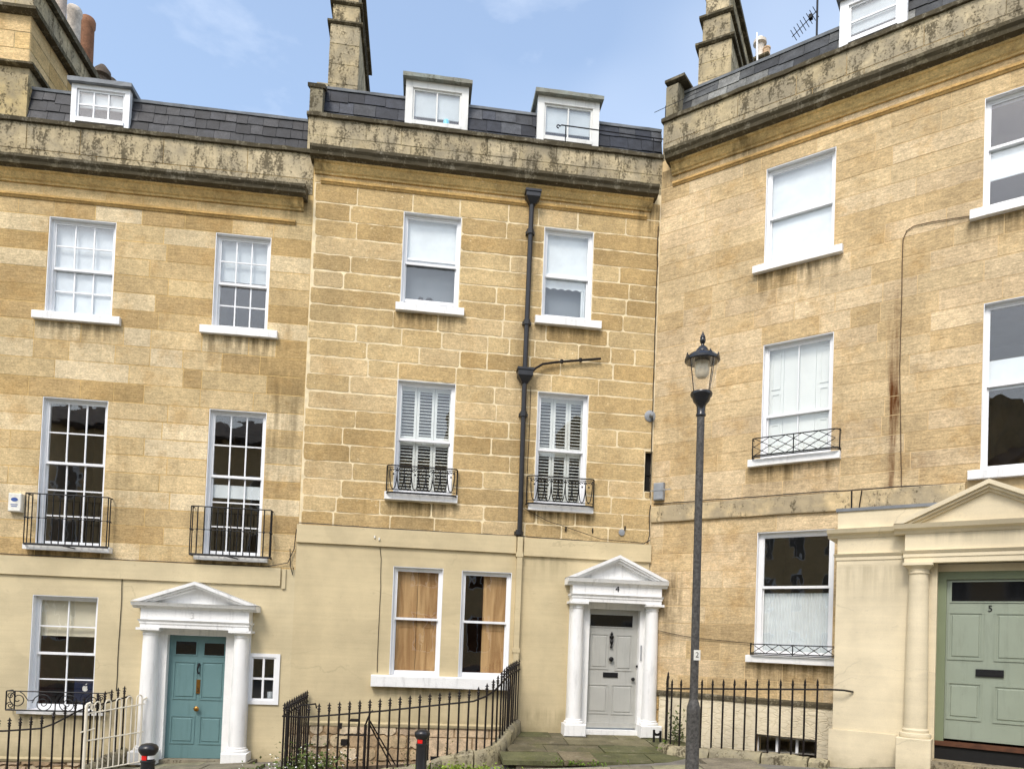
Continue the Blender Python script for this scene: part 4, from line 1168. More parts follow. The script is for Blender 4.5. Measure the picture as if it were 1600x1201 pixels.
# ------------------------------------------------------------------ chimney stacks
def stack(H, u0, u1, y0, y1, zb, tiers, pots=(), name='chimney_stack', blocks=True, seed=80, gold=None):
    """tiers: (z0, z1, inset, ledge thickness, ledge overhang)"""
    rng = random.Random(seed)
    m = MB()
    for z0, z1, ins, lt, lo in tiers:
        m.box(u0 + ins + .006, u1 - ins - .006, y0 + ins + .006, y1 - ins - .006, z0, z1)
    st = m.build(name, 'chimney', H, color=srgb(200, 182, 138))
    for k, (z0, z1, ins, lt, lo) in enumerate(tiers):
        if blocks:
            n = max(1, round((z1 - z0) / .36))
            pal, bm = ([srgb(208, 178, 126), srgb(198, 166, 112), srgb(214, 186, 138)], 'stone3') if gold == k else (PALP, 'chimney')
            ashlar(st, 'stack_block', u0 + ins, u1 - ins, br(z0, (n, z1)), [], (.35, .6), .004, .006, pal, seed + k, bm, y=y0 + ins + .006)
            vs = []
            # blocks of the side facing the street's right
            sub = rng.randrange(999)
            r2 = random.Random(sub)
            zz = br(z0, (n, z1))
            for za, zb_ in zip(zz, zz[1:]):
                L = y1 - y0 - 2 * ins; nn = max(1, round(L / .75)); 
                for i in range(nn):
                    a, b = y0 + ins + L * i / nn, y0 + ins + L * (i + 1) / nn
                    v, f = stone_block(a + .004, b - .004, za + .004, zb_ - .004, .006, r2, .004, .2, .01)
                    x = u1 - ins - .006
                    c = r2.choice(pal); q = r2.uniform(.9, 1.05)
                    MB().add([(x - yy, aa, zz_) for aa, yy, zz_ in v], [t for t in f]).build('stack_block', bm, st, color=(c[0] * q, c[1] * q, c[2] * q, 1))
        if lt:
            MB().prism([(y0 + ins - lo, z1 + lt), (y1 - ins + lo, z1 + lt), (y1 - ins + lo, z1 + lt * .4), (y1 - ins + lo * .3, z1), (y0 + ins + -lo * .3, z1), (y0 + ins - lo, z1 + lt * .4)], u0 + ins - lo, u1 - ins + lo, 4, .003, rng).build('stack_ledge', 'crust', st, color=srgb(140, 130, 104))
    for (px, py, z, r, h, c, kind) in pots:
        pr = [(r * .9, 0), (r * .92, h * .1), (r, h * .14), (r * .95, h * .2), (r * .9, h * .85), (r * 1.04, h * .88), (r * 1.04, h * .97), (r * .9, h), (r * .75, h), (r * .72, h * .8)]
        if kind == 'cowl': pr = [(r, 0), (r, h * .2), (r * .7, h * .35), (r * .7, h * .7), (r * 1.15, h * .75), (r * 1.1, h * .86), (r * .4, h)]
        MB().lathe(pr, (px, py, z), 18).build('chimney_pot', 'terracotta', st, smooth=True, color=c)
    return st
# between 3 and 4
stack(H4, 0.0, .57, 1.0, 3.6, 11.3, [(11.3, 13.24, 0, .055, .05), (13.295, 13.66, .03, .05, .05), (13.71, 14.25, .06, .1, .08)], seed=81)
mb = MB().prism([(.30, 10.7), (.30, 11.50), (.55, 11.62), (1.05, 12.1), (3.6, 12.1), (3.6, 10.7)][::-1], -.20, .03, 1).build('party_wall_upstand', 'chimney', H4, color=srgb(150, 140, 112))
MB().prism([(.26, 11.50), (.56, 11.64), (.56, 11.58), (.28, 11.44)][::-1], -.24, .07, 1).build('upstand_coping', 'crust', H4, color=srgb(120, 112, 92))
# between 4 and 5
st45 = stack(H5, 0, .64, 0, 3.4, 11.7, [(11.7, 13.42, 0, .07, .06), (13.49, 14.0, .05, .07, .06), (14.07, 14.7, .09, .1, .08)], seed=84)
st45.location = (.235, 1.0, 0); st45.rotation_euler = (0, 0, R(8.4))
MB().prism([(.28, 11.4), (.28, 12.30), (.50, 12.42), (1.05, 12.6), (4.6, 12.6), (4.6, 11.4)][::-1], -.10, .14, 1).build('party_wall_upstand', 'chimney', H5, color=srgb(150, 140, 112))
MB().box(-.12, .28, .24, .9, 12.37, 12.42).build('upstand_coping', 'crust', H5, color=srgb(120, 112, 92))
# left of 3
CL = [srgb(186, 172, 160), srgb(200, 190, 178), srgb(134, 96, 72), srgb(92, 82, 72)]
stack(H3, -5.92, -5.30, .95, 5.9, 10.9, [(10.9, 11.62, 0, .06, .10), (11.68, 12.62, .03, .09, .14), (12.71, 13.25, .0, .13, .1)],
      [(-5.6, 2.45, 13.38, .14, 1.3, CL[0], ''), (-5.6, 3.05, 13.38, .145, 1.12, CL[1], ''), (-5.6, 3.65, 13.38, .15, 1.4, CL[2], ''), (-5.6, 4.45, 13.38, .16, .98, CL[3], 'cowl'), (-5.6, 4.85, 13.38, .16, .95, CL[3], '')], seed=88, gold=1)
MB().box(-6.2, -5.05, .45, .95, 10.4, 11.15).build('stack_shoulder', 'chimney', H3, color=srgb(190, 170, 124))
# far stack behind number 5 with a cowl, and the aerial
stack(H5, -.12, .36, 4.9, 5.5, 12.0, [(12.0, 15.85, 0, .08, .05)], [(.09, 5.2, 15.93, .14, .72, srgb(206, 196, 182), 'cowl'), (.26, 5.2, 15.93, .09, .38, srgb(196, 168, 136), '')], seed=92)
MB().tube([(.32, 4.75, 12.4), (.12, 4.85, 16.5)], .022, 6).build('aerial_pole', 'white', H5)

ae = MB().tube([(2.505, .9, 12.1), (2.49, .9, 14.2)], .018, 8)
ae.tube([(2.50, .9, 13.06), (2.07, .9, 12.76)], .008, 5)
for i in range(8):
    t = (i + .5) / 8; x, y, z = 2.50 - .43 * t, .9, 13.06 - .30 * t
    ae.tube([(x - .035, y - .08, z + .055), (x + .035, y + .08, z - .055)], .006, 4)
ae.box(2.36, 2.42, .86, .94, 12.95, 13.02)
ae.build('tv_aerial', 'iron', H5)
wa = MB().tube([(-.02, .1, 11.47), (-.02, .1, 11.80)], .008, 5).tube([(-.25, .1, 11.76), (.85, .35, 12.02)], .006, 5)
wa.build('roof_stay', 'iron', H5)

# ------------------------------------------------------------------ pipes, cables and fittings on the walls
dp = MB().tube([(3.885, -.09, 9.6), (3.875, -.09, 6.5)], .046, 10).tube([(3.875, -.09, 6.3), (3.89, -.09, 3.45)], .046, 10)
for z in (9.0, 7.33, 5.65, 3.5): dp.lathe([(.05, -.05), (.065, -.045), (.065, .045), (.05, .05)], (3.878, -.09, z), 10).box(3.80, 3.96, -.07, 0, z - .025, z + .025)
dp = dp.build('downpipe', 'pipe', H4, smooth=True)
def hopper(x, z, w, h):
    m = MB().add([(x - w, -.21, z), (x + w, -.21, z), (x + w, -.005, z), (x - w, -.005, z), (x - w, -.21, z - h * .5), (x + w, -.21, z - h * .5), (x + w, -.005, z - h * .5), (x - w, -.005, z - h * .5),
                  (x - .05, -.14, z - h), (x + .05, -.14, z - h), (x + .05, -.04, z - h), (x - .05, -.04, z - h)],
                 [(0, 1, 2, 3), (4, 5, 1, 0), (5, 6, 2, 1), (6, 7, 3, 2), (7, 4, 0, 3), (8, 9, 5, 4), (9, 10, 6, 5), (10, 11, 7, 6), (11, 8, 4, 7), (8, 11, 10, 9)])
    m.box(x - w - .015, x + w + .015, -.225, -.003, z - .03, z + .012)
    m.build('hopper', 'pipe', dp)
hopper(3.895, 9.72, .13, .22); hopper(3.875, 6.46, .135, .25)
bp = MB().tube([(3.98, -.12, 6.40), (4.06, -.1, 6.50), (4.20, -.08, 6.60), (4.45, -.07, 6.66), (5.28, -.06, 6.80)], .022, 8).lathe([(.03, -.03), (.03, .03)], (4.9, -.065, 6.74), 8).lathe([(.03, -.03), (.03, .03)], (4.55, -.07, 6.68), 8)
bp.build('waste_pipe', 'rustiron', dp, smooth=True)
cp = MB().box(3.855, 3.95, -.13, -.03, .15, 3.42)
for z in (3.1, 1.38): cp.box(3.84, 3.965, -.14, -.028, z - .04, z + .04)
cp.build('painted_downpipe', 'render4', dp)

def cable(H, pts, r=.008, mat='iron', sub=4, wob=.006, seed=1):
    rng = random.Random(seed); P = []
    for (a, b) in zip(pts, pts[1:]):
        n = max(1, int((Vector(b) - Vector(a)).length / .25))
        for i in range(n):
            t = i / n; q = Vector(a).lerp(Vector(b), t)
            P.append((q.x + rng.uniform(-wob, wob), q.y, q.z + rng.uniform(-wob, wob)))
    P.append(pts[-1])
    return MB().tube(P, r, 5).build('cable', mat, H)
cable(H3, [(U3L, -.04, 2.70), (-2.5, -.04, 2.67), (-.5, -.04, 2.67), (-.15, -.04, 2.75), (-.06, -.05, 3.0), (-.03, -.05, 3.35)], seed=2)
cable(H3, [(-.12, -.05, 3.0), (-.10, -.05, 2.7), (-.06, -.06, 2.55), (-.05, -.05, 2.68)], seed=3)
cable(H3, [(-2.83, -.04, 2.64), (-2.86, -.045, 2.5), (-2.87, -.04, .45)], .006, 'rustiron', seed=4)
cable(H4, [(0.0, -.05, 3.46), (1.5, -.05, 3.45), (3.8, -.05, 3.44), (5.0, -.05, 3.42), (6.2, -.05, 3.42), (6.33, -.06, 3.5)], .009, seed=5)
cable(H4, [(3.95, -.05, 3.95), (4.4, -.05, 3.75), (5.4, -.05, 3.47), (6.2, -.05, 3.44)], .006, seed=6)
cable(H4, [(6.28, -.05, 3.44), (6.32, -.06, 3.6), (6.30, -.06, 3.95), (6.32, -.06, 4.15)], .009, seed=7)
cable(H4, [(1.42, -.04, 3.1), (1.45, -.045, 2.9), (1.46, -.04, .9)], .005, 'rustiron', seed=8)
cable(H4, [(6.30, -.03, 9.4), (6.31, -.04, 4.3)], .009, 'rustiron', seed=9)
cable(H5, [(.06, -.03, 4.18), (.2, -.03, 4.17), (3.0, -.03, 4.155), (4.1, -.03, 4.14), (4.98, -.03, 4.12)], .009, seed=10)
cable(H5, [(4.985, -.02, 8.10), (4.5, -.02, 8.16), (4.25, -.02, 8.17), (4.15, -.02, 8.12), (4.10, -.02, 8.0), (4.10, -.02, 6.0), (4.16, -.02, 4.14)], .007, 'tancable', wob=.003, seed=11)
cable(H5, [(.1, -.03, 1.86), (.9, -.03, 1.72), (1.95, -.03, 1.66)], .006, 'rustiron', seed=12)
cable(H5, [(3.47, -.07, 4.12), (3.47, -.07, 3.84)], .012, seed=13)
cable(H5, [(3.62, -.07, 4.12), (3.58, -.07, 3.84)], .009, 'rustiron', seed=14)
cable(H4, [(4.0, -.02, 6.2), (4.0, -.02, 4.6)], .005, seed=15)

ab = MB().bbox(-4.705, -4.50, -.10, 0, 3.385, 3.69, .012).build('alarm_box', 'plastic', H3)
ov = [(-4.605 + .055 * math.cos(2 * math.pi * i / 20), 3.585 + .034 * math.sin(2 * math.pi * i / 20)) for i in range(20)]
MB().poly_y(ov, -.1025, -.099).build('alarm_box_badge', 'blue', ab)
MB().box(-4.66, -4.55, -.102, -.099, 3.495, 3.508).box(-4.65, -4.56, -.102, -.099, 3.465, 3.478).build('alarm_box_print', 'blue', ab)
wl = MB().lathe([(.10, 0), (.11, .015), (.09, .03), (.03, .035), (.03, .09), (.045, .10), (.04, .16), (.01, .17)], (0, 0, 0), 16).build('wall_lamp', 'greyplastic', H4, smooth=True, loc=(6.27, .0, 5.82))
wl.rotation_euler = (R(90), 0, 0)
MB().bbox(.075, .27, -.10, 0, 4.23, 4.55, .015).box(.02, .42, -.107, -.1, 4.40, 4.415).build('junction_box', 'greyplastic', H5)
for x, z in ((5.86, 4.0 - .3), (5.25, 3.62), (4.75, 3.62)):
    MB().lathe([(.004, -.05), (.014, -.03), (.014, .03), (.004, .05)], (x, -.02, z), 6).build('wall_hook', 'rustiron', H4)
MB().lathe([(.03, 0), (.06, .01), (.06, .02), (.01, .03)], (0, 0, 0), 12).build('vent_cap', 'greyplastic', H4, smooth=True, loc=(5.80, -.005, 3.62)).rotation_euler = (R(90), 0, 0)
for x, z in ((1.32, 3.28), (1.40, 3.25)):
    MB().lathe([(.015, -.02), (.015, .02)], (x, -.09, z), 8).build('wall_bolt', 'plastic', H4)

# ------------------------------------------------------------------ basement walls of 3 and 4 in the sunken areas
def basement(H, u0, u1, ztop, stones, seed, pal, zmin, right=None):
    """rough rubble below the rendered wall"""
    b = MB().box(u0, u1, -.03, .2, -2.5, ztop).build('basement_wall', 'rubblemortar', H)
    rng = random.Random(seed); z = ztop
    while z > zmin:
        h = rng.uniform(.11, .23)
        ashlar(b, 'rubble_stone', u0, stones, [z - h, z], [], (.20, .42), .010, .026, pal, rng.randrange(9999), 'rubble', jit=.024, step=.05, corner=.07, y=-.03, pvar=.7)
        z -= h
    if right:
        ashlar(b, 'dressed_block', stones, u1, right, [], (.55, .8), .008, .012, [srgb(208, 184, 152), srgb(200, 176, 144)], seed + 1, 'rubble', jit=.006, y=-.03)
    return b
PR = [srgb(196, 176, 142), srgb(182, 160, 126), srgb(204, 186, 156), srgb(172, 148, 116), srgb(190, 168, 140)]
basement(H4, -.02, 3.98, -.02, 2.35, 101, PR, -1.1, [-1.2, -.75, -.22, -.03])
MB().prism([(-.075, .0), (-.03, .03), (-.0, .03), (-.0, -.05), (-.065, -.05)], .12, 3.86, 16, .004, random.Random(3)).build('plinth_ledge', 'render4', H4)
MB().box(3.98, 6.34, -.028, .2, -2.5, -.02).build('basement_wall', 'render4', H4)
basement(H3, U3L, -2.62, -.70, -2.62, 102, PR, -1.3)
MB().prism([(-.075, -.71), (-.03, -.68), (-.0, -.68), (-.0, -.755), (-.065, -.755)], U3L, -2.6, 16, .004, random.Random(4)).build('plinth_ledge', 'render3', H3)
MB().box(-2.62, 0.0, -.028, .2, -2.5, -.70).build('basement_wall', 'render3', H3)
MB().box(2.45, 3.5, -.05, .0, -.62, -.55).build('vent_grille', 'void', H4)

# ------------------------------------------------------------------ ground, pits, pavement, path
def rail4():
    return [(.29, .02), (.165, 1.7), (3.04, 1.7), (3.25, 1.63), (3.42, 1.47), (3.54, 1.25), (3.63, 1.0), (3.72, .75), (3.99, .02)]
pit4 = [W(4, *p) for p in [(.31, -.02), (.31, 1.6), (3.0, 1.6), (3.3, 1.4), (3.5, 1.0), (3.86, -.02)]]
pit3 = [W(3, *p) for p in [(U3L - .5, -.02), (U3L - .5, 1.3), (-3.3, 1.3), (-3.05, 1.1), (-2.78, -.02)]]
pit5 = [W(5, *p) for p in [(.62, -.02), (.92, .9), (3.5, .9), (3.5, -.02)]]
def inside(p, poly):
    c = False; n = len(poly)
    for i in range(n):
        a, b = poly[i], poly[i - 1]
        if (a.y > p.y) != (b.y > p.y) and p.x < (b.x - a.x) * (p.y - a.y) / (b.y - a.y) + a.x: c = not c
    return c
xs = 16.0; Y0, Y1 = -60.0, 60.0
outer = [Vector((-xs, Y0, 0)), Vector((xs, Y0, 0)), Vector((xs, Y1, 0)), Vector((-xs, Y1, 0))]
polys = [outer] + [[Vector((p.x, p.y, 0)) for p in poly] for poly in (pit3, pit4, pit5)]
tris = tessellate_polygon(polys)
flat = [p for poly in polys for p in poly]
g = MB(); g.add([(p.x, p.y, zg(p.x) - .06) for p in flat], [tuple(t) for t in tris])
for s in (-1, 1):
    g.add([(s * xs, Y0, zg(s * xs) - .06), (s * 500, Y0, zg(s * xs) - .06), (s * 500, Y1, zg(s * xs) - .06), (s * xs, Y1, zg(s * xs) - .06)], [(0, 1, 2, 3)])
for ya, yb in ((-500, Y0), (Y1, 500)):
    for xa, xb in ((-500, -xs), (-xs, xs), (xs, 500)):
        g.add([(xa, ya, zg(xa) - .06), (xb, ya, zg(xb) - .06), (xb, yb, zg(xb) - .06), (xa, yb, zg(xa) - .06)], [(0, 1, 2, 3)])
ground = g.build('ground', 'ground')
me = ground.data
for p in me.polygons:
    if p.normal.z < 0: p.flip()
tag(ground, kind='structure')
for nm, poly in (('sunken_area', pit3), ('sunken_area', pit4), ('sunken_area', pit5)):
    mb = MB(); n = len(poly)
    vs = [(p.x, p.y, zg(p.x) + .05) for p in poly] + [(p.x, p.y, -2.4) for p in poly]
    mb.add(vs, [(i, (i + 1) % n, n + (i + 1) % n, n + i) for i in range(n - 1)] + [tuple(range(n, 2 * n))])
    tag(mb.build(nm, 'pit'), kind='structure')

PAV = [srgb(146, 138, 118), srgb(134, 126, 108), srgb(158, 150, 130), srgb(124, 118, 100), srgb(142, 138, 112)]
pav = MB()
PY0 = 8.2
pav.add([(x, PY0, zg(x) - .13) for x in (-12, 12)] + [(x, PY0 - .15, zg(x) - .13) for x in (12, -12)] + [(x, PY0, zg(x) + .002) for x in (-12, 12)] + [(x, PY0 - .15, zg(x) + .002) for x in (12, -12)],
        [(4, 5, 6, 7), (3, 2, 6, 7)[::-1], (0, 1, 5, 4)])
pavement = pav.build('pavement', 'kerb', color=srgb(150, 142, 124))
tag(pavement, kind='structure')
rng = random.Random(77)
def front_y(x):
    """building line"""
    pts = [W(3, -7.2, 0), W(3, 0, 0), W(4, 6.35, 0), W(5, 8.6, 0)]
    for a, b in zip(pts, pts[1:]):
        if a.x <= x <= b.x: return a.y + (b.y - a.y) * (x - a.x) / (b.x - a.x)
    return 12.0 if x < 0 else 8.5
y = PY0; r = 0
path_poly = [W(4, *p) for p in [(3.9, -.1), (3.55, 1.3), (3.45, 1.62), (3.3, 2.0), (7.3, 2.0), (7.3, -.1)]]
while y < 13.2:
    d = rng.uniform(.5, .65)
    x = -10.5 + rng.uniform(0, .6)
    while x < 8.8:
        w = rng.uniform(.6, 1.0)
        c = [Vector((x, y, 0)), Vector((x + w, y, 0)), Vector((x + w, y + d, 0)), Vector((x, y + d, 0)), Vector((x + w / 2, y + d / 2, 0))]
        bad = any(inside(p, q) for p in c for q in (pit3, pit4, pit5, path_poly)) or any(p.y > front_y(p.x) + .3 for p in c)
        if not bad:
            gp = .008; dz = rng.uniform(-.006, .006)
            vs = [(x + gp, y + gp), (x + w - gp, y + gp), (x + w - gp, y + d - gp), (x + gp, y + d - gp)]
            zz = [zg(p[0]) + dz for p in vs]
            k = rng.uniform(.9, 1.1); co = rng.choice(PAV)
            MB().add([(p[0], p[1], q) for p, q in zip(vs, zz)] + [(p[0], p[1], q - .055) for p, q in zip(vs, zz)],
                     [(0, 1, 2, 3), (4, 5, 1, 0), (5, 6, 2, 1), (6, 7, 3, 2), (7, 4, 0, 3)]).build('paving_slab', 'paving', pavement, color=(co[0] * k, co[1] * k, co[2] * k, 1))
        x += w
    y += d; r += 1

# flagged path up to door 4
path = empty('path', W(4, 0, 0, 0), A4)
tag(path, kind='structure')
def zp(o): return -.085 - .09 * o
MB().prism([(-1.98, zp(1.98) - .02), (.0, zp(0) - .02), (.0, -.9), (-1.98, -.9)][::-1], 3.72, 6.9).build('path_bed', 'kerb', path, color=srgb(96, 88, 66))
rows = [(.02, .42, [3.95, 4.55, 5.2, 5.75, 6.3, 6.7]), (.42, .95, [3.80, 4.75, 5.55, 6.25, 7.0]), (.95, 1.45, [3.66, 4.3, 5.25, 6.1, 7.2]), (1.45, 2.02, [3.5, 4.45, 5.0, 5.9, 6.6, 7.4])]
for o0, o1, us in rows:
    for a, b in zip(us, us[1:]):
        gp = .007; dz = rng.uniform(-.008, .008)
        rr = lambda: rng.uniform(-.02, .02)
        q = [(a + gp, -o0 - gp), (b - gp + rr() * .3, -o0 - gp), (b - gp, -o1 + gp), (a + gp + rr() * .3, -o1 + gp)]
        if o1 > 2: q = [(x, yy + (rng.uniform(-.03, .03) if abs(yy) > 1.8 else 0)) for x, yy in q]
        vs = [(x, yy, zp(-yy) + dz) for x, yy in q]; vs += [(x, yy, z - .07) for x, yy, z in vs]
        co = rng.choice([srgb(108, 102, 78), srgb(98, 92, 72), srgb(118, 108, 86), srgb(90, 90, 62)]); k = rng.uniform(.85, 1.1)
        MB().add(vs, [(3, 2, 1, 0), (0, 1, 5, 4), (1, 2, 6, 5), (2, 3, 7, 6), (3, 0, 4, 7)]).build('flagstone', 'paving', path, color=(co[0] * k, co[1] * k, co[2] * k, 1))

# ------------------------------------------------------------------ kerb walls under the railings
def kerb(name, label, pts, width, seed, lift=0, col=srgb(176, 166, 134)):
    """pts: world (x, y, ztop); stones run along the line"""
    root = empty(name, (pts[0][0], pts[0][1], zg(pts[0][0])))
    tag(root, label, 'kerb wall', 'kerb walls around the sunken areas')
    rng = random.Random(seed)
    P = [Vector(p) for p in pts]
    # resample
    Q = []
    for a, b in zip(P, P[1:]):
        n = max(1, int((b - a).length / .13))
        for i in range(n): Q.append(a.lerp(b, i / n))
    Q.append(P[-1])
    k = 0
    while k < len(Q) - 1:
        m = min(len(Q) - 1, k + rng.randint(4, 7))
        if len(Q) - 1 - m < 2: m = len(Q) - 1
        seg = Q[k:m + 1]; vs = []; fs = []
        prof = [(-.5, -1), (-.52, -.06), (-.40, .0), (-.1, .03), (.25, .02), (.46, -.03), (.5, -.09), (.5, -1)]
        dzs = rng.uniform(-.015, .015)
        for i, p in enumerate(seg):
            t = (Q[min(k + i + 1, len(Q) - 1)] - Q[max(k + i - 1, 0)]); t.z = 0; t.normalize()
            nn = Vector((t.y, -t.x, 0))
            sh = .012 if i == 0 else (-.012 if i == len(seg) - 1 else 0)
            for (a, h) in prof:
                z = p.z + h * (1 if h > -.5 else 0) + (rng.uniform(-.014, .014) + dzs if h > -.5 else 0)
                if h < -.5: z = -1.2
                v = p + nn * (a * width + rng.uniform(-.01, .01)) + t * sh
                vs.append((v.x, v.y, z))
        n = len(prof)
        for i in range(len(seg) - 1):
            for j in range(n - 1): fs.append((i * n + j, i * n + j + 1, (i + 1) * n + j + 1, (i + 1) * n + j))
        fs.append(tuple(reversed(range(n)))); fs.append(tuple((len(seg) - 1) * n + j for j in range(n)))
        mb = MB().add([(x - root.location.x, yy - root.location.y, z - root.location.z) for x, yy, z in vs], fs)
        o = mb.build('kerb_stone', 'kerb', root, smooth=True, color=(lambda k: tuple(c * k for c in col[:3]) + (1,))(rng.uniform(.9, 1.08)))
        for p in o.data.polygons: pass
        k = m
    return root
def wp(h, pts): return [tuple(W(h, u, o, z)) for u, o, z in pts]
K4 = [(.30, .05, -.62), (.165, 1.7, -.68), (1.2, 1.7, -.62), (2.24, 1.7, -.43), (2.58, 1.7, -.30), (2.93, 1.7, -.225), (3.20, 1.65, -.19), (3.42, 1.47, -.13), (3.56, 1.2, -.05), (3.68, .9, .02), (3.8, .5, .07), (3.96, .06, .12)]
kerb('kerb_wall', 'mossy stone kerb curving up beside the path to the grey door', wp(4, K4), .20, 5)
K3 = [(U3L, 1.4, -.98), (-3.4, 1.4, -.80), (-3.15, 1.3, -.76), (-3.0, 1.1, -.72), (-2.68, .06, -.52)]
kerb('kerb_wall', 'low stone kerb below the railings left of the teal door', wp(3, K3), .20, 6)
K5 = [(.56, .30, -.16), (.80, .92, -.14), (.98, 1.02, -.10), (2.2, 1.02, -.06), (3.44, 1.02, -.02)]
kerb('kerb_wall', 'lichen-speckled kerb below the straight railings behind the lamp post', wp(5, K5), .24, 7)

# ------------------------------------------------------------------ railings
def railing(label, pts, spacing, above, base, r=.0155, rail_r=.015, fancy=True, extra=None, ends=None, mat='rustiron', positions=None, base_off=0):
    """pts: world (x, y, z of rail); base: function distance -> z of the foot"""
    root = empty('iron_railing', (pts[0][0], pts[0][1], zg(pts[0][0])))
    tag(root, label, 'railing', 'black iron area railings')
    L0 = Vector(root.location)
    P = [Vector(p) for p in pts]
    MB().tube([tuple(p - L0) for p in P], rail_r, 6).build('top_rail', mat, root)
    D = [0]
    for a, b in zip(P, P[1:]): D.append(D[-1] + math.hypot(b.x - a.x, b.y - a.y))
    def at(d):
        for i in range(len(P) - 1):
            if d <= D[i + 1] + 1e-6:
                t = (d - D[i]) / max(1e-6, D[i + 1] - D[i]); return P[i].lerp(P[i + 1], t)
        return P[-1]
    ds = positions or [spacing * (i + .5) for i in range(int(D[-1] / spacing))]
    rg = random.Random(len(ds))
    for d in ds:
        p = at(d); zf = base(d) if callable(base) else base
        q = p - L0
        tx, ty = rg.uniform(-.006, .006), rg.uniform(-.006, .006)
        mb = MB().tube([(q.x - tx, q.y - ty, zf - L0.z), (q.x, q.y, q.z), (q.x + tx * .3, q.y + ty * .3, q.z + above * .35)], r, 6)
        z = q.z + above * .3
        if fancy:
            h = above * .7
            mb.lathe([(r, 0), (r * 1.7, h * .10), (r * .9, h * .2), (r * 1.9, h * .34), (r * 1.0, h * .47), (r * .75, h * .58), (r * 1.3, h * .64), (r * 1.1, h * .72), (r * .15, h)], (q.x, q.y, z), 6)
            mb.box(q.x - r * 2.0, q.x + r * 2.0, q.y - r * .4, q.y + r * .4, z + h * .60, z + h * .68)
        else:
            mb.lathe([(r, 0), (r * 1.5, above * .12), (r, above * .25), (r * 1.1, above * .4), (r * .1, above * .7)], (q.x, q.y, z), 6)
        mb.build('bar', mat, root)
    if extra: extra(root, L0)
    return root
def lerpz(tab):
    def f(d):
        for (a, za), (b, zb) in zip(tab, tab[1:]):
            if d <= b: return za + (zb - za) * (d - a) / (b - a)
        return tab[-1][1]
    return f
R4 = [(.29, .03, .37), (.165, 1.7, .285), (.48, 1.7, .276), (1.065, 1.7, .337), (1.652, 1.7, .401), (2.286, 1.7, .486), (3.04, 1.7, .585), (3.24, 1.63, .66), (3.40, 1.48, .75), (3.53, 1.25, .85), (3.63, 1.0, .92), (3.74, .7, .97), (3.99, .03, 1.04)]
def gate_bits(root, L0):
    def l(u, o, z): return tuple(W(4, u, o, z) - L0)
    MB().tube([l(1.0, 1.68, .02), l(1.42, 1.68, .02)], .012, 5).tube([l(1.40, 1.68, .18), l(1.46, 1.68, .36), l(1.5, 1.66, .40)], .014, 5).tube([l(1.40, 1.68, -.6), l(1.40, 1.68, .18)], .022, 6).build('gate_rail', 'rustiron', root)
    for u, z, w, h in ((1.09, -.09, .045, .045), (1.24, .25, .07, .018), (1.03, .16, .018, .04)):
        a = W(4, u - w, 1.72, z - h) - L0; b = W(4, u + w, 1.72, z - h) - L0
        c, s = math.cos(A4), math.sin(A4)
        vs = []
        for o in (1.66, 1.76):
            for uu, zz in ((u - w, z - h), (u + w, z - h), (u + w, z + h), (u - w, z + h)): vs.append(tuple(W(4, uu, o, zz) - L0))
        MB().add(vs, [(0, 1, 2, 3), (7, 6, 5, 4), (0, 4, 5, 1), (1, 5, 6, 2), (2, 6, 7, 3), (3, 7, 4, 0)]).build('gate_latch', 'rustiron', root)
    MB().tube([l(1.42, 1.2, .15), l(1.95, .9, -.85)], .012, 5).tube([l(1.42, .9, .15), l(2.0, .6, -.85)], .012, 5).tube([l(1.42, 1.2, .15), l(1.42, 1.2, -.9)], .012, 5).tube([l(1.42, .9, .15), l(1.42, .9, -.9)], .012, 5).build('stair_handrail', 'rustiron', root)
    MB().tube([l(.22, .9, .33), l(.36, 1.4, .42), l(.62, 1.55, .47), l(.64, 1.55, .40)], .013, 5).build('handrail_scroll', 'rustiron', root)
railing('curved black railings guarding the flowery sunken area beside the grey door', wp(4, R4), .152, .20, lerpz([(0, -.7), (1.7, -.72), (2.8, -.7), (3.8, -.46), (4.4, -.26), (4.9, -.2), (5.3, -.1), (6.3, .1), (6.6, .1)]), extra=gate_bits)
R3 = [(U3L, 1.4, -.25), (-4.6, 1.4, -.09), (-3.9, 1.4, -.07), (-3.38, 1.4, -.02), (-3.22, 1.36, .05), (-3.08, 1.25, .15), (-2.98, 1.1, .23), (-2.65, .03, .37)]
railing('black spiked railings left of the white gate, before the scrolled window guard', wp(3, R3), .150, .20, lerpz([(0, -1.0), (3.8, -.82), (4.3, -.74), (5.6, -.5)]))
R5 = [(.50, .10, 1.0), (.62, .42, .92), (.86, 1.0, .85), (3.45, 1.02, 1.02), (3.62, 1.02, 1.02), (3.72, .92, 1.0)]
railing('straight black railings behind the lamp post, ending at the cream porch', wp(5, R5), .178, .16, lerpz([(0, -.2), (1.0, -.14), (3.6, -.03), (4, -.03)]), fancy=False, positions=[.2, .42, .64, .86, 1.06, 1.22] + [1.40 + .178 * i for i in range(12)])

